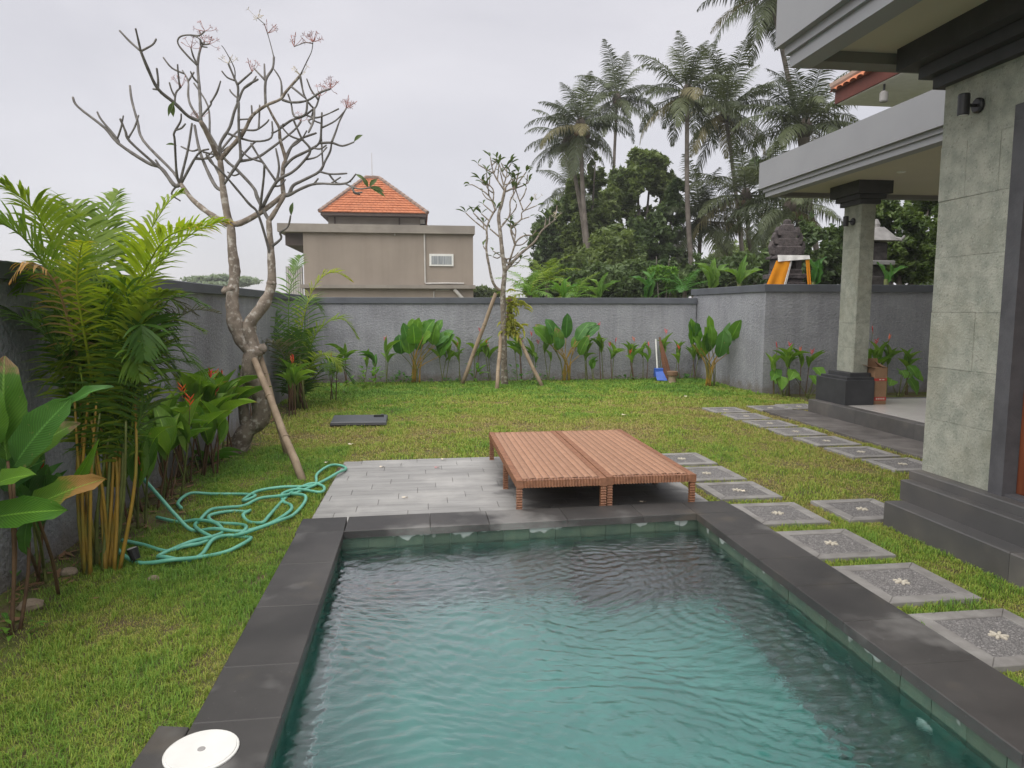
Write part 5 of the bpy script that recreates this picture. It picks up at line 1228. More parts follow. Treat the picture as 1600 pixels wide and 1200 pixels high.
# ================================================================== FRANGIPANI TREES
def blend_tree(t, Yc, branches, scale, seed, dmax, barkmat, twigmat, name_trunk='trunk', tk=.62, extra=0):
    """branches: list of (pts, r_start, r_end); each starts from the nearest point of an earlier one"""
    rg = random.Random(seed); done = []; tips = []; mb, mt = MB(), MB()
    branches = list(branches); cand = [b_ for b_ in branches if b_[1] < 5.6 and len(b_[0]) > 2]
    for k in range(extra):                      # short blunt side shoots
        pts_, a0, a1 = rg.choice(cand); i = rg.randrange(1, len(pts_)); u = rg.random(); x = pts_[i - 1][0] * (1 - u) + pts_[i][0] * u; y = pts_[i - 1][1] * (1 - u) + pts_[i][1] * u
        dx, dy = pts_[i][0] - pts_[i - 1][0], pts_[i][1] - pts_[i - 1][1]; a = math.atan2(dy, dx) + rg.choice((-1, 1)) * rg.uniform(.5, 1.1); l_ = rg.uniform(14, 44) * (1 if scale < .012 else .55); b2 = a * .6 + (-1.57) * .4
        branches.append(([(x, y), (x + math.cos(a) * l_ * .5, y + math.sin(a) * l_ * .5), (x + math.cos(a) * l_ * .5 + math.cos(b2) * l_ * .5, y + math.sin(a) * l_ * .5 + math.sin(b2) * l_ * .5)], 2.8 if scale < .012 else 1.6, 2.0 if scale < .012 else 1.3))
    for bi, (pts, r0, r1) in enumerate(branches):
        if done:
            x, y = pts[0]; q = min(done, key=lambda d: (d[0] - x) ** 2 + (d[1] - y) ** 2)
            dy0 = q[2]; pts = [(q[0], q[1])] + list(pts[1:]) if (q[0] - x) ** 2 + (q[1] - y) ** 2 > 4 else pts
        else: dy0 = 0.0
        L = sum(math.dist(pts[i], pts[i + 1]) for i in range(len(pts) - 1)); slope = rg.uniform(-1, 1) * .55
        if r0 > 8: slope *= .1
        acc = 0; P = []; Rr = []; D = []
        for i, (x, y) in enumerate(pts):
            if i: acc += math.dist(pts[i - 1], pts[i])
            dy = max(-dmax, min(dmax, dy0 + slope * acc * scale)); D.append((x, y, dy)); P.append(AY(x, y, Yc + dy)); u = acc / L; rr_ = r0 + (r1 - r0) * u; Rr.append(rr_ * (tk if rr_ < 4 else tk + .18 * min(1, (rr_ - 4) / 8)) * scale)
        for i in range(len(D) - 1):
            for k in range(6): u = k / 6; done.append(tuple(D[i][c] * (1 - u) + D[i + 1][c] * u for c in range(3)))
        done.append(D[-1]); sub = 4; S = smoothpts(P, sub); RS = []
        for i in range(len(S)):
            f = i / sub; k = min(int(f), len(Rr) - 2); RS.append((Rr[k] * (1 - f + k) + Rr[k + 1] * (f - k)) * (1 + .22 * noise.noise(S[i] * 11)))
        if r1 > 1.2:
            d = (S[-1] - S[-2]).normalized(); S.append(S[-1] + d * RS[-1] * .6); RS.append(RS[-1] * .55)
        (mb if r0 >= 5.5 else mt).tube(S, RS, 9 if r0 > 8 else 7)
        tips.append((S[-1], (S[-1] - S[-3]).normalized(), r1))
    mb.build(name_trunk, barkmat, t, True); mt.build('branches', twigmat, t, True)
    return tips
FB = [
 ([(366, 722), (383, 676), (407, 655), (406, 626), (395, 597), (391, 570), (396, 548)], 19.5, 17),
 ([(385, 668), (381, 640), (380, 610), (384, 580), (391, 567)], 12, 11),
 ([(396, 550), (378, 532), (368, 507), (363, 478), (364, 452), (367, 424), (363, 390), (361, 357), (359, 348)], 16, 8.5),
 ([(396, 550), (389, 518), (392, 502), (412, 476), (424, 446), (424, 408), (422, 375), (420, 345)], 15, 6.5),
 ([(359, 350), (355, 335), (349, 298), (344, 250)], 9, 6.5),
 ([(359, 350), (375, 349), (402, 335), (425, 319), (443, 304)], 7.5, 6),
 ([(359, 352), (332, 337), (302, 313), (283, 288)], 7.5, 6),
 ([(420, 345), (426, 337), (441, 312), (445, 303)], 6, 5.6),
 ([(420, 343), (414, 333), (402, 308), (396, 293), (371, 266), (352, 249), (335, 222), (320, 196), (312, 186)], 5, 3.4),
 ([(430, 387), (439, 373), (438, 363), (450, 354), (454, 337)], 4.5, 2),
 ([(424, 405), (404, 336), (388, 317), (349, 271), (330, 254), (322, 241)], 4, 2.6),
 ([(443, 304), (441, 282), (443, 258), (446, 248), (438, 220), (436, 200), (428, 185), (418, 166)], 6.2, 3.2),
 ([(446, 250), (455, 230), (470, 217), (494, 208)], 4.6, 3),
 ([(443, 262), (458, 247), (482, 235), (499, 223), (502, 202), (503, 176)], 4.4, 2.6),
 ([(499, 224), (518, 223), (535, 228), (553, 222)], 3.3, 2.3),
 ([(518, 223), (525, 205), (531, 188), (541, 169)], 3, 2),
 ([(437, 201), (455, 188), (475, 181), (491, 169)], 3.6, 2.8),
 ([(445, 305), (452, 303), (458, 290), (475, 281), (499, 268), (508, 252), (516, 236), (518, 223)], 5, 2.8),
 ([(499, 268), (516, 272), (542, 271)], 3, 2.3),
 ([(446, 306), (453, 304), (472, 294), (495, 287), (539, 287), (556, 272)], 4.6, 2.2),
 ([(539, 287), (560, 295), (578, 293)], 2.6, 1.8), ([(490, 288), (497, 279)], 3, 2.4), ([(518, 286), (532, 277)], 2.4, 1.8),
 ([(409, 326), (432, 284), (455, 270), (471, 256), (485, 235), (472, 217), (464, 200), (458, 186)], 4.6, 2.6),
 ([(405, 333), (408, 312), (412, 278), (413, 258)], 3.6, 3), ([(432, 284), (436, 261), (431, 232)], 3.6, 2.4), ([(432, 284), (406, 247), (392, 224)], 3.4, 2.6),
 ([(281, 288), (272, 289), (252, 263), (230, 254), (185, 224), (164, 200), (122, 167), (114, 152)], 5.4, 3),
 ([(185, 224), (183, 217), (159, 188), (152, 175)], 3.8, 2.7), ([(250, 262), (243, 257), (203, 221), (196, 205), (188, 186)], 4, 3),
 ([(280, 284), (270, 268), (224, 220), (215, 190), (206, 157), (203, 134)], 4.4, 3.2), ([(281, 286), (276, 272), (273, 220), (272, 208), (282, 190), (283, 178)], 4, 2.4),
 ([(282, 286), (284, 274), (294, 232), (300, 193)], 3.8, 2.8), ([(284, 285), (309, 241), (326, 233)], 4, 2.8), ([(254, 262), (243, 250)], 3.4, 2.6),
 ([(344, 250), (340, 245), (329, 220), (314, 190)], 6, 5.4), ([(314, 190), (312, 145), (309, 103), (313, 77), (319, 66)], 4.4, 3), ([(309, 106), (292, 86), (278, 68), (282, 57), (300, 55), (314, 62)], 3, 1.8),
 ([(314, 189), (295, 182), (273, 161), (247, 139), (231, 107), (220, 80)], 5, 3.6), ([(220, 80), (203, 65), (187, 48)], 3, 2.4), ([(220, 80), (216, 62), (212, 45)], 3, 2.4), ([(220, 80), (238, 70), (244, 61)], 3, 2.4), ([(247, 139), (247, 124), (245, 107)], 3.2, 2.6), ([(247, 140), (239, 139)], 3, 2.4),
 ([(313, 188), (298, 165), (294, 148), (294, 127), (285, 110)], 4, 2.2), ([(294, 127), (303, 113)], 2.8, 2.2), ([(318, 185), (329, 164), (329, 158)], 3, 2.4), ([(352, 192), (325, 166), (303, 130)], 3.2, 2.2), ([(273, 160), (275, 145), (283, 136)], 3, 2.2),
 ([(344, 250), (356, 235), (370, 220), (383, 202), (394, 181), (415, 165), (438, 155), (447, 143), (469, 118)], 6, 3.2), ([(469, 118), (480, 95), (487, 80), (489, 65)], 1.8, 1.0),
 ([(415, 162), (415, 127), (426, 107), (428, 89)], 4, 3), ([(428, 90), (423, 70), (418, 52)], 1.7, 1), ([(414, 126), (413, 100)], 3, 2.4), ([(414, 125), (397, 107)], 3, 2.2), ([(440, 155), (439, 127), (428, 108)], 3.6, 1.6),
 ([(441, 156), (457, 160), (480, 157), (499, 145), (516, 139)], 3.6, 2.4), ([(480, 158), (492, 169), (499, 151)], 3, 2.2), ([(491, 169), (490, 188), (482, 207)], 3.2, 2.6), ([(459, 137), (477, 153)], 3, 2.4), ([(469, 119), (474, 145), (479, 156)], 3, 2.4), ([(480, 158), (477, 178), (460, 182), (455, 162), (450, 147)], 3, 2.2), ([(478, 180), (493, 184), (510, 179), (529, 170)], 2.8, 2), ([(502, 200), (525, 188), (541, 170)], 2.6, 1.8),
 ([(349, 298), (337, 291), (322, 262), (311, 232), (304, 196)], 5.4, 3.4), ([(346, 246), (344, 225), (359, 199), (366, 175), (373, 157), (382, 137), (403, 124)], 4.6, 2.8), ([(371, 160), (372, 137), (367, 124), (357, 100)], 3.6, 2.6), ([(375, 122), (366, 106), (352, 79), (346, 71)], 1.8, .9), ([(373, 131), (393, 113)], 3, 2.4), ([(373, 155), (362, 145), (359, 140)], 2.6, 2),
 ([(351, 290), (373, 253), (376, 244), (373, 200), (373, 160)], 4.6, 3.2), ([(374, 252), (400, 247), (422, 233), (458, 205), (470, 190)], 4, 2.8), ([(376, 246), (394, 226), (400, 221)], 3.4, 2.6), ([(357, 211), (376, 216), (400, 221), (424, 215), (425, 190)], 3.4, 2.4), ([(384, 203), (400, 203), (415, 193), (420, 187)], 3, 2), ([(344, 236), (370, 206), (383, 203)], 3.6, 2.6), ([(344, 285), (330, 250), (322, 241)], 3, 2.4), ([(394, 181), (393, 165)], 2.6, 2.2), ([(372, 187), (387, 186)], 2.6, 2), ([(312, 232), (300, 236), (283, 229)], 2.8, 2.2)]
t = thing('frangipani_tree', 'large bare frangipani tree with pink flower clusters leaning at the left wall', 'tree', G(375, 718))
sc_ = 8.95 / 1109
tips = blend_tree(t, 8.7, FB, sc_, 5, 1.0, M_bark, M_bark2, tk=.52, extra=34)
for (x, y, r, dx) in ((363, 452, 10, 0), (424, 442, 7.5, 0), (397, 550, 13, 2), (405, 545, 9, 3), (390, 512, 10, 0), (359, 454, 7, -6)):
    p = AY(x + dx, y, 8.66); m = MB(); n = 9
    for k in range(5):
        ph = -1.2 + k * .6
        for j in range(n): a = j * 6.283 / n; rr = r * sc_ * (1 + .55 * noise.noise(Vector((math.cos(a) * 3, math.sin(a) * 3, ph * 3 + x)))); m.v.append((p.x + rr * math.cos(ph) * math.cos(a), p.y + rr * math.cos(ph) * math.sin(a), p.z + rr * .8 * math.sin(ph)))
    for k in range(4):
        for j in range(n): m.f.append((k * n + j, k * n + (j + 1) % n, k * n + n + (j + 1) % n, k * n + n + j))
    m.f.append(tuple(4 * n + j for j in range(n))); m.f.append(tuple(n - 1 - j for j in range(n))); m.build('bark_knot', M_bark, t, True)
def cluster_mesh(mat, seed, n=6):
    rg = random.Random(seed); m = MB()
    for k in range(n):
        a = rg.uniform(0, 6.28); el = rg.uniform(.1, 1.3); d = Vector((math.cos(a) * math.cos(el), math.sin(a) * math.cos(el), math.sin(el))); l_ = rg.uniform(.06, .15)
        m.tube([(0, 0, 0), d * l_ * .6 + Vector((0, 0, -.01)), d * l_], [.0035, .003, .003], 4)
        if rg.random() < .65:
            c_ = d * l_; u = d.orthogonal().normalized(); v = d.cross(u)
            for q in range(5):
                a2 = q * 1.2566; e = u * math.cos(a2) + v * math.sin(a2); f = u * math.cos(a2 + .5) + v * math.sin(a2 + .5)
                m.quad(c_, c_ + e * .022 + d * .012, c_ + (e + f) * .022 + d * .015, c_ + f * .018 + d * .01)
        else: m.tube([d * l_, d * (l_ + .035)], [.006, .003], 4)
    return m.mesh('flower_cluster', mat)
CMs = [cluster_mesh(M_pinkfl, k) for k in range(4)] + [cluster_mesh(M_palefl, 9)]
for (x, y, k) in ((405, 33, 4), (418, 50, 0), (346, 68, 1), (489, 66, 2), (470, 95, 0), (500, 85, 3), (517, 138, 1), (525, 132, 2), (540, 168, 3), (529, 168, 0), (317, 58, 1), (320, 44, 3), (300, 66, 2), (278, 165, 2), (268, 152, 0), (372, 122, 4), (395, 118, 0), (455, 122, 4), (475, 180, 2), (505, 158, 1)):
    p = AY(x, y, 8.7); q = min(tips, key=lambda s: ((s[0] - p) * Vector((1, .2, 1))).length)
    pos = q[0] if ((q[0] - p) * Vector((1, 0, 1))).length < .18 else Vector((p.x, q[0].y, p.z))
    if (pos - q[0]).length > .02: MB().tube([q[0] - q[1] * .02, q[0].lerp(pos, .5) + Vector((.02, 0, .02)), pos], [.006, .005, .004], 5).build('flower_stem', M_bark2, t)
    inst('flower_cluster', CMs[k], t, Matrix.Translation(pos - world_of(t)) @ Matrix.Rotation(random.uniform(0, 6), 4, 'Z') @ Matrix.Rotation(random.uniform(-.4, .4), 4, 'X') @ Matrix.Scale(.85, 4))
for (b, tp, w) in (((263, 182), (273, 158), .055), ((271, 183), (270, 160), .06), ((455, 337), (458, 316), .05), ((553, 222), (567, 211), .05), ((577, 293), (602, 308), .05), ((577, 292), (600, 300), .05), ((577, 292), (590, 280), .06), ((575, 293), (566, 277), .05), ((555, 272), (572, 284), .04), ((277, 228), (259, 226), .03)):
    leaf(t, 'fra', L_fra, AY(*b, 8.7), AY(*tp, 8.65), w, (0, -1, .4))
# bamboo props of the big tree
def prop(label, a, b_, r=.03, grp='wooden props under the trees'):
    t_ = thing('prop_pole', label, 'pole', a, grp); a, b_ = Vector(a), Vector(b_); pts = [a.lerp(b_, k / 6) + Vector((.006 * math.sin(k * 2), 0, 0)) for k in range(7)]
    MB().tube(pts, [r * (1 + .06 * (k % 2)) * (1 - .12 * k / 6) for k in range(7)], 10).build('pole', M_bamboo, t_, True)
    for k in (2, 4): p = a.lerp(b_, k / 6); d = (b_ - a).normalized(); MB().tube([p - d * .008, p + d * .008], r * 1.1, 10).build('node_ring', M_bamboo, t_, True)
prop('pale round pole propping the big frangipani, its foot near the hose', G(474, 752) + Vector((0, 0, -.02)), AY(398, 562, 8.55), .04)
prop('second darker pole propping the big frangipani from behind', G(450, 712) + Vector((0, 0, -.02)), AY(396, 520, 8.8), .038)

# small propped frangipani by the back wall
FS = [
 ([(788, 592), (787, 540), (786, 480), (786, 453), (788.5, 427), (788, 417), (785, 397), (782, 367), (779, 337), (784, 318), (788, 300), (789, 294)], 8, 3.6),
 ([(783, 455), (778, 452), (770, 440), (764, 414), (760, 390), (761, 372), (761, 355), (769, 336), (775, 327)], 3.6, 2.2),
 ([(759, 361), (742, 346), (728, 333)], 2, 1.3), ([(758, 352), (740, 333)], 2, 1.3), ([(762, 346), (752, 334)], 1.8, 1.2), ([(769, 331), (755, 319)], 1.8, 1.2), ([(779, 373), (766, 358)], 2.2, 1.6),
 ([(790, 422), (795, 416), (814, 396), (835, 378), (847, 360), (869, 342)], 4.5, 1.4), ([(850, 355), (853, 342)], 2, 1.4), ([(794, 416), (802, 390), (808, 376), (820, 368), (832, 368)], 2.8, 1.6),
 ([(803, 382), (798, 360), (800, 354), (814, 343), (815, 333), (820, 328), (830, 316)], 2.4, 1.3), ([(814, 343), (827, 339)], 1.7, 1.2), ([(817, 330), (839, 321)], 1.7, 1.2), ([(817, 328), (808, 303), (806, 295)], 1.8, 1.3), ([(803, 380), (806, 361), (803, 354)], 1.8, 1.3),
 ([(786, 357), (796, 337), (797, 315), (803, 303), (806, 296)], 2.2, 1.4), ([(785, 351), (793, 342), (805, 327), (807, 319)], 2, 1.3),
 ([(789, 300), (800, 295), (804, 294), (810, 270)], 2.6, 1.4), ([(803, 295), (822, 269)], 2, 1.3), ([(806, 294), (817, 290), (826, 285)], 1.9, 1.2), ([(788, 295), (782, 270)], 2, 1.4), ([(786, 298), (772, 272), (766, 245)], 2.2, 1.2), ([(771, 271), (747, 257)], 1.8, 1.2), ([(772, 270), (777, 255)], 1.6, 1.2), ([(790, 293), (800, 279)], 1.8, 1.2), ([(787, 289), (792, 272), (791, 262)], 1.8, 1.2),
 ([(776, 329), (764, 306), (741, 290), (734, 289)], 2.2, 1.2), ([(770, 317), (770, 295), (750, 280)], 1.8, 1.2), ([(763, 304), (760, 270)], 1.7, 1.2), ([(786, 403), (792, 405), (770, 392)], 1.8, 1.2), ([(832, 368), (838, 360)], 1.6, 1.2)]
p0 = AY(788, 592, 15.75)
t = thing('frangipani_tree', 'slim young frangipani with leafy tips held by three poles at the back wall', 'tree', (p0.x, 15.75, 0))
FS[0] = ([(788, 606)] + FS[0][0], 8, 3.6)
s2c = 16 / 1109
tips = blend_tree(t, 15.75, FS, s2c, 8, .6, M_bark, M_bark, tk=.62, extra=30)
for (p, d, r) in tips[1:]:
    for k in range(random.randint(1, 5)):
        a = random.uniform(0, 6.28); e = (d * .6 + Vector((math.cos(a), math.sin(a) * .7, random.uniform(-.1, .5)))).normalized(); leaf(t, 'fra', L_fra, p, p + e * random.uniform(.12, .25), .055, (0, 0, 1))
for (x, y) in ((838, 312), (868, 340), (803, 312)): inst('flower_cluster', CMs[4], t, Matrix.Translation(AY(x, y, 15.7) - world_of(t)) @ Matrix.Scale(1.1, 4))
top = AY(785, 470, 15.72)
prop('slanting prop pole of the young frangipani, foot on the tan-house side', G(721, 601) + Vector((0, 0, -.03)), AY(775, 458, 15.6), .045)
prop('upright prop pole standing before the young frangipani trunk', G(776, 608) + Vector((0, 0, -.03)), AY(783, 520, 15.55), .042)
prop('slanting prop pole of the young frangipani, foot on the dustpan side', G(848, 604) + Vector((0, 0, -.03)), AY(804, 515, 15.6), .042)
fe = thing('staghorn_fern', 'yellow-green staghorn fern clinging to the young frangipani trunk', 'fern', AY(797, 520, 15.55))
for k in range(120):
    y = random.choice((random.gauss(478, 9), random.gauss(505, 9), random.gauss(515, 8))); x = (802 if y < 490 else 797) + random.gauss(0, 7); b0 = AY(x, y, 15.52); a = random.uniform(0, 6.28)
    e = Vector((math.cos(a), -.5 - random.random() * .4, math.sin(a) * .8 - .3)).normalized(); leaf(fe, 'hel', L_fern, b0, b0 + e * random.uniform(.14, .30), .06, (0, 0, 1))
MB().lathe([(.03, AY(797, 522, 15.6).z), (.07, AY(797, 512, 15.6).z), (.07, AY(797, 490, 15.6).z), (.06, AY(797, 470, 15.6).z), (.03, AY(797, 462, 15.6).z)], AY(796, 490, 15.62).x, 15.62, 10).build('root_mat', M_browncane, fe, True)

# ================================================================== TREES BEYOND THE WALL
COC = {}
def coco_variants():
    v = []
    for i, (el, cv) in enumerate(((70, .75), (60, .9), (42, .9), (22, 1.1), (2, 1.2), (-22, 1.0), (-50, .5), (66, .6), (30, 1.3), (-5, .9))):
        pts = []; d = math.radians(el); x = z = 0; n = 8
        for k in range(n + 1):
            pts.append(Vector((0, x, z))); x += math.cos(d) / n; z += math.sin(d) / n; d -= cv * (k + 1) / n * .28
        for mi, mat in enumerate((L_coco, L_coco_y)):
            if mi and el > 10: continue
            v.append((el, mat, frond_mesh('frond', pts, mat, n=56, L=.30, w=.0165, rise=.05, droop=.95 if el < 50 else .62, r0=.010, seed=i, first=.16, seg=3, fwd=.6)))
    return v
CV = coco_variants()
def coconut(label, top, base_, fl, n=22, seed=0, young=False, r=.10, hues=None):
    rg = random.Random(seed); t = thing('coconut_palm', label, 'palm', (base_[0], base_[1], 0), 'coconut palms beyond the garden wall')
    top = Vector(top); b0 = Vector((base_[0], base_[1], -.2)); mid = b0.lerp(top, .55) + Vector((rg.uniform(-.4, .4), 0, 0))
    S = smoothpts([b0, mid, top], 8); MB().tube(S, [r * (1.25 - .5 * i / 16) * (1 + .05 * (i % 2)) for i in range(17)], 9).build('trunk', M_bark3, t, True)
    MB().lathe([(.10, top.z - .35), (.26, top.z - .1), (.28, top.z + .15), (.12, top.z + .5)], top.x, top.y, 9).build('crown_shaft', M_barkd, t, True)
    for k in range(n):
        u = (k + .5) / n; want = 76 - u * (118 if not young else 85) + rg.uniform(-10, 10); el, mat, me = min(CV, key=lambda c: abs(c[0] - want) + (rg.uniform(0, 22) if c[1] is L_coco_y else rg.uniform(0, 8)))
        az = k * 2.39996 + rg.uniform(-.3, .3); s_ = fl * rg.uniform(.85, 1.1)
        inst('frond', me, t, Matrix.Translation(top + Vector((0, 0, .15)) - world_of(t)) @ Matrix.Rotation(az, 4, 'Z') @ Matrix.Rotation(rg.uniform(-.15, .15), 4, 'X') @ Matrix.Scale(s_, 4))
    for k in range(5 if not young else 0):
        a = rg.uniform(0, 6.28); c_ = top + Vector((.3 * math.cos(a), .3 * math.sin(a), -.2)); m = MB(); m.lathe([(.03, c_.z - .14), (.11, c_.z - .06), (.12, c_.z + .05), (.05, c_.z + .14)], c_.x, c_.y, 8); m.build('coconut', M_stem if k % 2 else M_browncane, t, True)
def ctr(px, py, Y, bpx, bpy, **kw):
    a = AY(px, py, Y); b_ = AY(bpx, bpy, Y + .5); coconut(kw.pop('label'), a, (b_.x, b_.y), kw.pop('fl'), **kw)
ctr(907, 203, 30, 950, 470, label='tall coconut palm with leaning trunk at the open-sky end of the palms', fl=2.45, n=24, seed=1)
ctr(888, 225, 31.5, 918, 470, label='coconut palm just behind the leaning-trunk palm', fl=2.2, n=20, seed=2)
ctr(964, 158, 43, 962, 470, label='tall straight coconut palm second along the skyline', fl=3.2, n=24, seed=3)
ctr(1074, 152, 28.5, 1095, 470, label='tall slim coconut palm in the middle of the skyline group', fl=2.6, n=24, seed=4)
ctr(1134, 178, 34, 1175, 470, label='dense dark coconut palm beside the tall slim one', fl=3.3, n=30, seed=5)
ctr(1206, -2, 27, 1300, 470, label='highest coconut palm, crown rising beside the upper roof slab', fl=3.0, n=24, seed=6)
ctr(1258, 205, 26, 1262, 470, label='bushy upright palm above the porch roof', fl=3.0, n=30, seed=7, young=True, r=.22)
ctr(1165, 312, 30, 1212, 440, label='low coconut palm with slanting trunk beside the porch roof corner', fl=3.2, n=22, seed=8)
ctr(1095, 352, 31, 1090, 470, label='shorter coconut palm with shaggy hanging fronds before the trees', fl=3.0, n=30, seed=9)
ctr(1235, 330, 24, 1240, 470, label='dark palm hidden behind the porch pillar', fl=2.6, n=24, seed=10)
ctr(893, 300, 46, 893, 470, label='small distant palm showing beside the leafy trees', fl=2.6, n=18, seed=11)

def field3(p, f, seed):
    r2 = np.random.default_rng(seed); out = np.zeros(len(p))
    for o in range(9):
        k = r2.normal(size=3); k *= f * r2.uniform(.6, 1.5) / np.linalg.norm(k); k2 = r2.normal(size=3) * f * .6
        out += np.sin(p @ k + 1.3 * np.sin(p @ k2 + r2.uniform(0, 6.28)) + r2.uniform(0, 6.28))
    return out / 3.0
def crown_arrays(blobs, nleaf, size, rg):
    """leaf-sized faces kept where a lumpy 3-D field allows them, so the outline is ragged and has gaps"""
    nleaf = int(nleaf * 1.5); P = []; T = []; have = 0; vol = np.array([r[0] * r[1] * r[2] for c, r in blobs]); vol = vol ** .8; vol /= vol.sum()
    sd = int(rg.integers(1e6)); rm = float(np.mean([min(r) for c, r in blobs])); f0 = 2.2 / rm ** .7
    while have < nleaf:
        n = nleaf * 3; bi = rg.choice(len(blobs), n, p=vol); C_ = np.array([b_[0] for b_ in blobs])[bi]; R_ = np.array([b_[1] for b_ in blobs])[bi]
        d = rg.normal(size=(n, 3)); d /= np.linalg.norm(d, axis=1)[:, None]; rr = rg.uniform(.3, 1.25, n) ** .7; p = C_ + d * rr[:, None] * R_
        v = .55 * field3(p, f0, sd) + .55 * field3(p, f0 * 2.6, sd + 1) + .35 * field3(p, f0 * 6, sd + 2)
        k = v > .02 + 2.4 * np.clip(rr - .78, 0, 1); p, v, r_ = p[k], v[k], rr[k]
        P.append(p); T.append(np.clip(.42 + .22 * field3(p, f0 * 1.7, sd + 5) + .12 * field3(p, f0 * 5, sd + 6) + .1 * v, 0, 1)); have += len(p)
    p = np.concatenate(P)[:nleaf]; ct = np.concatenate(T)[:nleaf]; nleaf = len(p)
    a = rg.normal(size=(nleaf, 3)); a[:, 2] = a[:, 2] * .6 - .35; a /= np.linalg.norm(a, axis=1)[:, None]; b = np.cross(a, rg.normal(size=(nleaf, 3))); b /= np.linalg.norm(b, axis=1)[:, None]
    s = (size * rg.uniform(.55, 1.35, nleaf))[:, None]
    V = np.stack([p - a * s, p + b * s * .38, p + a * s, p - b * s * .38], 1).reshape(-1, 3); Fc = np.arange(nleaf * 4).reshape(-1, 4)
    return V, Fc, np.repeat(np.clip(ct + rg.normal(0, .14, nleaf), 0, 1), 4)
def leafy_tree(label, base_, blobs, nleaf, size, mat, seed, trunk_r=.18, limbs=True, name='broadleaf_tree', grp='leafy trees beyond the garden wall', cat='tree', barkm=None):
    rg = np.random.default_rng(seed); base_ = Vector(base_); t = thing(name, label, cat, (base_.x, base_.y, 0), grp)
    V, Fc, tn = crown_arrays(blobs, nleaf, size, rg); V = V - np.array([base_.x, base_.y, 0]); inst('crown', fast_mesh('crown', V, Fc, mat, tn), t)
    if limbs:
        m = MB(); tops = [Vector(c) for c, r in blobs]; hub = Vector((base_.x, base_.y, min(c.z for c in tops) * .6))
        m.tube(smoothpts([(base_.x, base_.y, -.2), (base_.x + .1, base_.y, hub.z * .5), hub], 4), [trunk_r * (1.2 - .05 * i) for i in range(9)], 8)
        for c in tops: m.tube(smoothpts([hub - Vector((0, 0, .1)), hub.lerp(c, .5) + Vector((0, 0, -.3)), c + Vector((0, 0, .5))], 4), [trunk_r * (.7 - .07 * i) for i in range(9)], 6)
        m.build('trunk', barkm or M_bark3, t, True)
    return t
def bl(px, py, Y, rx, rz, ry=None):
    p = AY(px, py, Y); s_ = Y / 1109; return ((p.x, p.y, p.z), (rx * s_, (ry or rx) * s_, rz * s_))
def gp_(px, Y): p = AY(px, 480, Y); return (p.x, Y, 0)
leafy_tree('dark rounded leafy tree at the open-sky end of the grove', gp_(870, 37), [bl(862, 350, 37, 26, 34), bl(880, 335, 37, 24, 32), bl(858, 395, 37, 30, 35), bl(895, 390, 37, 30, 40)], 15000, .16, L_tree2, 1)
leafy_tree('airy mid-green tree behind the leaning palm trunk', gp_(915, 33), [bl(912, 300, 33, 24, 45), bl(930, 270, 33, 22, 28), bl(900, 350, 33, 30, 40), bl(935, 350, 33, 34, 40), bl(925, 410, 33, 40, 35), bl(910, 250, 33, 16, 20)], 20000, .14, L_tree, 2)
leafy_tree('tallest leafy tree in the middle of the grove', gp_(1000, 35), [bl(985, 290, 35, 34, 34), bl(1018, 262, 35, 30, 26), bl(995, 248, 35, 18, 16), bl(960, 320, 35, 30, 34), bl(1040, 290, 35, 26, 26), bl(1000, 340, 35, 30, 28)], 22000, .14, L_tree, 3)
leafy_tree('deep green glossy tree below the tallest leafy tree', gp_(1020, 30), [bl(1015, 370, 30, 34, 40), bl(1045, 335, 30, 26, 30), bl(985, 400, 30, 36, 36), bl(1040, 400, 30, 34, 36), bl(1060, 300, 30, 18, 24)], 18000, .15, L_tree2, 4)
leafy_tree('olive leafy tree standing before the grove with a pale slim trunk', gp_(978, 27), [bl(960, 385, 27, 38, 34), bl(935, 410, 27, 34, 28), bl(985, 420, 27, 30, 26)], 12000, .13, L_tree, 5, .09, barkm=M_bark3)
leafy_tree('hazy green trees behind the slanting palm', gp_(1170, 48), [bl(1140, 420, 48, 50, 40), bl(1190, 400, 48, 40, 34), bl(1230, 410, 48, 40, 40)], 14000, .2, L_tree, 6)
leafy_tree('dense dark green tree filling the porch opening', gp_(1410, 19), [bl(1400, 360, 19, 50, 50), bl(1450, 350, 19, 50, 60), bl(1380, 400, 19, 40, 40), bl(1430, 410, 19, 50, 40), bl(1360, 340, 19, 26, 30)], 22000, .085, L_tree3, 7)
leafy_tree('small leafy tree crown showing beside the slanting palm top', gp_(1205, 40), [bl(1190, 265, 40, 22, 18), bl(1210, 280, 40, 20, 16)], 3500, .16, L_tree2, 8)
leafy_tree('undergrowth shrub behind the back wall below the leafy trees', gp_(900, 24), [bl(860, 450, 24, 40, 26), bl(900, 440, 24, 40, 30), bl(950, 445, 24, 50, 30)], 12000, .12, L_tree2, 9, .06, name='shrub')
leafy_tree('dark undergrowth shrub behind the wall corner', gp_(1040, 24), [bl(1000, 440, 24, 40, 34), bl(1050, 435, 24, 40, 34), bl(1100, 430, 24, 40, 34), bl(1150, 425, 24, 44, 34)], 14000, .12, L_tree2, 10, .06, name='shrub')
leafy_tree('yellow-green vine-covered shrub glowing before the dark undergrowth', gp_(1035, 22.5), [bl(1025, 425, 22.5, 12, 12), bl(1045, 430, 22.5, 12, 14), bl(1052, 445, 22.5, 10, 14)], 3000, .10, L_bush, 11, .05, name='shrub')
leafy_tree('leafy shrub mass behind the stone shrine', gp_(1280, 20), [bl(1200, 420, 20, 40, 40), bl(1260, 400, 20, 44, 60), bl(1320, 400, 20, 40, 60)], 12000, .10, L_tree2, 12, .06, name='shrub')
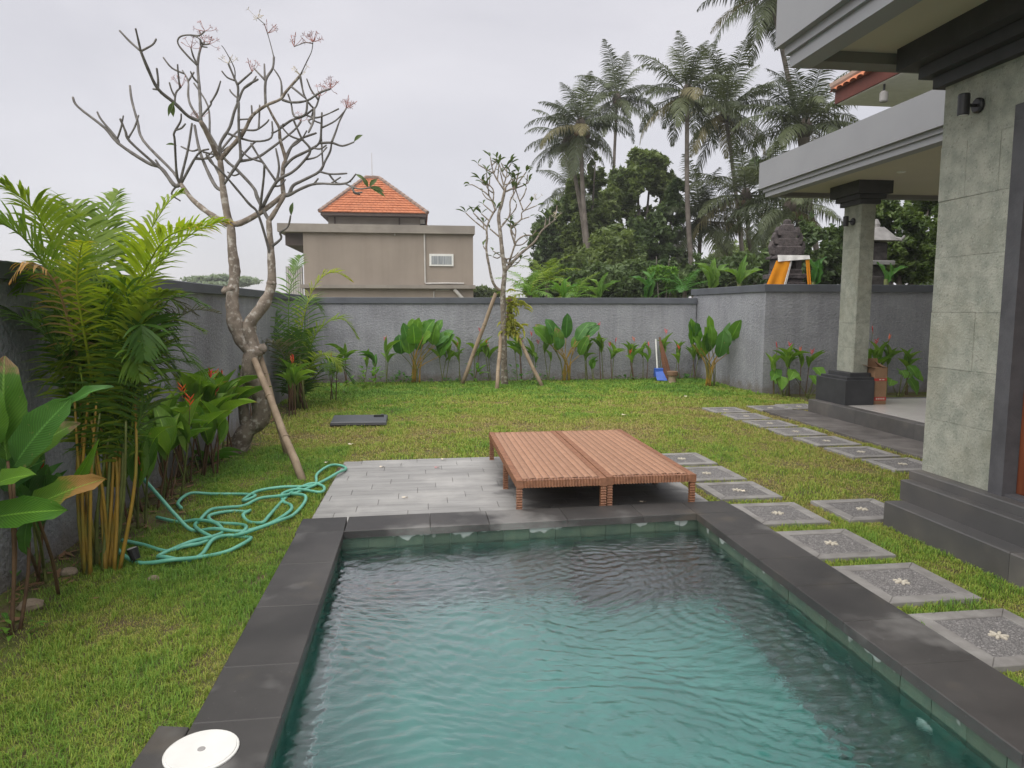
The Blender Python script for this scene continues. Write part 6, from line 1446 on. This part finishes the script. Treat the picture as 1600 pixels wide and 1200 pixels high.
leafy_tree('wide flat-topped pale tree far off over the left wall', gp_(340, 130), [bl(315, 437, 130, 26, 5), bl(350, 434, 130, 24, 5), bl(380, 439, 130, 24, 6), bl(340, 445, 130, 36, 5)], 7000, .35, L_far, 13, .5, name='distant_tree', grp='distant trees')
leafy_tree('small dark tree beside the tan house corner', gp_(755, 50), [bl(752, 456, 50, 16, 9), bl(768, 460, 50, 14, 8)], 3000, .16, L_tree, 14, .08)
leafy_tree('low distant treeline seen past the porch', gp_(1500, 60), [bl(1480, 440, 60, 60, 40), bl(1560, 430, 60, 60, 40)], 6000, .3, L_tree2, 15, .2)

# banana plants and young palms just behind the back wall
def banana(label, px, py_base, Y, n, L, W_, seed, mat=None):
    rg = random.Random(seed); p = AY(px, 480, Y); b0 = Vector((p.x, Y, 0)); top = AY(px, py_base, Y); t = thing('banana_plant', label, 'plant', b0, 'banana plants beyond the wall')
    stem(t, b0, top, .09, .06, M_stem)
    for k in range(n):
        a = k * 2.4 + rg.uniform(-.3, .3); el = rg.uniform(.35, 1.35); d = Vector((math.cos(a) * math.cos(el), math.sin(a) * math.cos(el) * .6, math.sin(el))); leaf(t, 'ban', mat or L_ban, top - Vector((0, 0, .1)), top + d * L * rg.uniform(.8, 1.1), W_, Vector((-d.x, -.5, .7)))
banana('bright upright banana plant standing above the back wall', 936, 462, 18.6, 7, .65, .13, 1); banana('banana plant with spreading leaves above the wall beside the bright one', 1012, 462, 19.2, 6, .75, .17, 2, L_cal_dk)
banana('banana plant behind the wall corner', 1110, 448, 19.5, 5, .9, .2, 3); banana('banana plant leaves beside the stone shrine', 1155, 440, 19.0, 5, .8, .17, 4); banana('banana leaf clump between shrine and porch pillar', 1272, 440, 17.5, 4, .7, .16, 5, L_cal_dk)
banana('small banana plant low above the wall near the leaning trunk', 880, 462, 19.2, 6, .6, .12, 6, L_cal); banana('banana leaves under the tree by the porch', 1385, 436, 16.0, 4, .6, .14, 7, L_cal_dk)
def youngpalm(label, px, py, Y, fl, n, seed, mat=None):
    rg = random.Random(seed); p = AY(px, py, Y); t = thing('young_palm', label, 'palm', (p.x, Y, 0), 'young palms beyond the wall')
    MB().tube([(p.x, Y, -.1), p], [.10, .07], 8).build('trunk', M_barkd, t)
    for k in range(n):
        a = k * 2.4; el = 75 - 70 * (k / n); pts = []; d = math.radians(el); x = z = 0
        for q in range(7): pts.append(p + Vector((math.cos(a) * x, math.sin(a) * x, z)) * fl); x += math.cos(d) / 6; z += math.sin(d) / 6; d -= .2
        frond_obj(t, pts, mat or (L_ban if k % 3 else L_are), n=26, L=.3 * fl, w=.028 * fl, rise=.2, droop=.5, r0=.015, seed=seed * 50 + k, seg=3)
youngpalm('young feathery palm showing over the wall beside the small frangipani', 828, 462, 20.5, 1.25, 13, 1); youngpalm('second young palm over the wall, next to the bright banana', 900, 465, 21, 1.1, 10, 2); youngpalm('pale young palm beside the propped frangipani crown', 855, 440, 23, 1.3, 12, 3, L_are); youngpalm('young palm between shrub and wall corner', 1070, 455, 22, 1.2, 10, 4, L_cal_dk); youngpalm('young palm low behind the short wall', 1180, 440, 21, 1.2, 10, 5, L_coco)

# ================================================================== LAWN
def lawn():
    rg = np.random.default_rng(11)
    def inside(x, y):
        k = np.ones(len(x), bool)
        k &= ~((x > -0.905) & (x < 2.535) & (y < 5.50)); k &= ~((x > -1.03) & (x < -.8) & (y < 2.745))
        k &= ~((x > -0.89) & (x < 2.50) & (y >= 5.4) & (y < 7.87 + .05 * (x + .8)))
        k &= ~((x > 3.595) & (y < 5.03)); k &= ~((x > 5.585) & (y < 10.96)); k &= ~((x > 6.70) & (y > 13.2)); k &= (y < 16.66)
        for (sx, sy, _) in spots: k &= ~((abs(x - sx) < SS / 2 - .004) & (abs(y - sy) < SS / 2 - .004))
        return k
    def field(x, y, f, seed):
        out = np.zeros(len(x)); r2 = np.random.default_rng(seed)
        for o in range(14):
            th = r2.uniform(0, 6.28); fr = f * r2.uniform(.5, 1.9); out += np.sin(fr * (x * math.cos(th) + y * math.sin(th)) + r2.uniform(0, 6.28) + .9 * np.sin(fr * .7 * (y * math.cos(th) - x * math.sin(th)) + o))
        return out / 14 ** .5
    Vs, Fs, Ts, base_i = [], [], [], 0
    zones = [(-2.5, -.88, 1.9, 5.5, 17000, .034, .0032), (-2.5, -.8, 5.5, 9.0, 9500, .034, .0045), (2.5, 3.62, 2.2, 5.6, 14000, .032, .0036), (2.5, 5.62, 5.0, 9.0, 5600, .032, .0055), (-2.5, 7.0, 7.75, 12.0, 3400, .036, .0085), (-2.5, 7.0, 12.0, 16.66, 1900, .044, .0125), (5.3, 6.75, 10.9, 13.3, 2200, .036, .010)]
    for zi, (x0, x1, y0, y1, dens, L, w) in enumerate(zones):
        n = int((x1 - x0) * (y1 - y0) * dens); x = rg.uniform(x0, x1, n); y = rg.uniform(y0, y1, n); k = inside(x, y)
        if zi == 4: k &= ~((y < 9.0) & ((x < -.8) | (x > 2.5)))
        if zi == 3: k &= ~((x < 3.62) & (y < 5.6))
        if zi == 6: k &= x > 6.0
        f1 = field(x, y, 1.5, 1); f2 = field(x, y, 5.0, 2); f3 = .75 * field(x, y, 14.0, 3) + .85 * field(x, y, 38.0, 4)
        bed_l = np.clip((-1.94 + .12 * np.sin(y * 2.3) - x) / .26, 0, 1) * (y < 13); bed_b = np.clip((y - 16.25) / .3, 0, 1)
        bare = np.maximum(bed_l, bed_b) * .93 + .48 * np.clip(f2 + .8 * f3 - .75, 0, 1.3) + .55 * np.exp(-(((x + 1.0) / .25) ** 2 + ((y - 5.0) / .8) ** 2)) * np.clip(f3, 0, 1)
        k &= rg.uniform(0, 1, n) > np.clip(bare, 0, .97)
        x, y, f1, f2, f3 = x[k], y[k], f1[k], f2[k], f3[k]; n = len(x)
        dry = .12 * np.clip((x - .5) / 3, 0, 1) * (y < 13) + .13 * np.exp(-((y - 9.6) / 2.2) ** 2); lush = .24 * np.clip((y - 12.6) / 1.6, 0, 1) + .20 * (x < -.85) * (y < 9) + .08 * (x > 2.5) * (y < 6)
        tint = np.clip(.53 + .12 * f1 + .14 * f2 + .11 * f3 - dry + lush + rg.normal(0, .13, n), 0, 1)
        ll = L * rg.uniform(.5, 1.25, n) * np.clip(1 + .34 * f2 + .34 * f3 + .35 * lush, .35, 2.2); ww = w * rg.uniform(.7, 1.3, n)
        a = rg.uniform(0, 6.283, n); lean = rg.uniform(.2, 1.25, n); ca, sa = np.cos(a), np.sin(a)
        bx_, by_ = x, y; z0 = np.zeros(n) - .003
        mx_, my_, mz = bx_ + ca * ll * .35 * lean, by_ + sa * ll * .35 * lean, ll * .55
        tx, ty, tz = bx_ + ca * ll * .95 * lean, by_ + sa * ll * .95 * lean, ll * np.clip(1.0 - .42 * lean, .3, 1)
        px_, py_ = -sa * ww * .5, ca * ww * .5
        V = np.stack([np.stack([bx_ - px_, by_ - py_, z0], -1), np.stack([bx_ + px_, by_ + py_, z0], -1), np.stack([mx_ + px_ * .9, my_ + py_ * .9, mz], -1), np.stack([mx_ - px_ * .9, my_ - py_ * .9, mz], -1), np.stack([tx, ty, tz], -1)], 1).reshape(-1, 3)
        o = np.arange(n) * 5 + base_i; F_ = np.concatenate([np.stack([o, o + 1, o + 2], -1), np.stack([o, o + 2, o + 3], -1), np.stack([o + 3, o + 2, o + 4], -1)])
        Vs.append(V); Fs.append(F_); Ts.append(np.repeat(tint, 5)); base_i += n * 5
    me = fast_mesh('grass', np.concatenate(Vs), np.concatenate(Fs), M_grass, np.concatenate(Ts))
    o = bpy.data.objects.new('grass', me); COL.objects.link(o); tag(o, 'short patchy green and straw coloured lawn grass', 'grass', kind='stuff')
lawn()
# leaf litter in the bed along the left wall
lt = MB(); rg = random.Random(5)
for k in range(420):
    x = -2.48 + abs(rg.gauss(0, .22)); y = rg.uniform(2.6, 12); a = rg.uniform(0, 6.28); l_ = rg.uniform(.02, .07); w = l_ * .3; z = rg.uniform(.006, .02); d = Vector((math.cos(a), math.sin(a), rg.uniform(-.1, .3))); s_ = Vector((-math.sin(a), math.cos(a), rg.uniform(-.3, .3)))
    p = Vector((x, y, z)); lt.quad(p - d * l_, p + s_ * w, p + d * l_, p - s_ * w)
tag(lt.build('leaf_litter', L_dry), 'dry brown leaf litter along the foot of the left wall', 'leaf litter', kind='stuff')

# ================================================================== AIR
hz = MB().box(-160, 160, -20, 160, -1.0, 17.5).build('haze', None)
hm_ = bpy.data.materials.new('haze'); hm_.use_nodes = True; hn = hm_.node_tree.nodes; hn.clear()
ho = hn.new('ShaderNodeOutputMaterial'); pv = hn.new('ShaderNodeVolumePrincipled'); pv.inputs['Density'].default_value = 0.0011; pv.inputs['Color'].default_value = (0.93, 0.94, 0.97, 1); pv.inputs['Anisotropy'].default_value = 0.2
hm_.node_tree.links.new(pv.outputs['Volume'], ho.inputs['Volume']); hz.data.materials.append(hm_); tag(hz, kind='stuff')
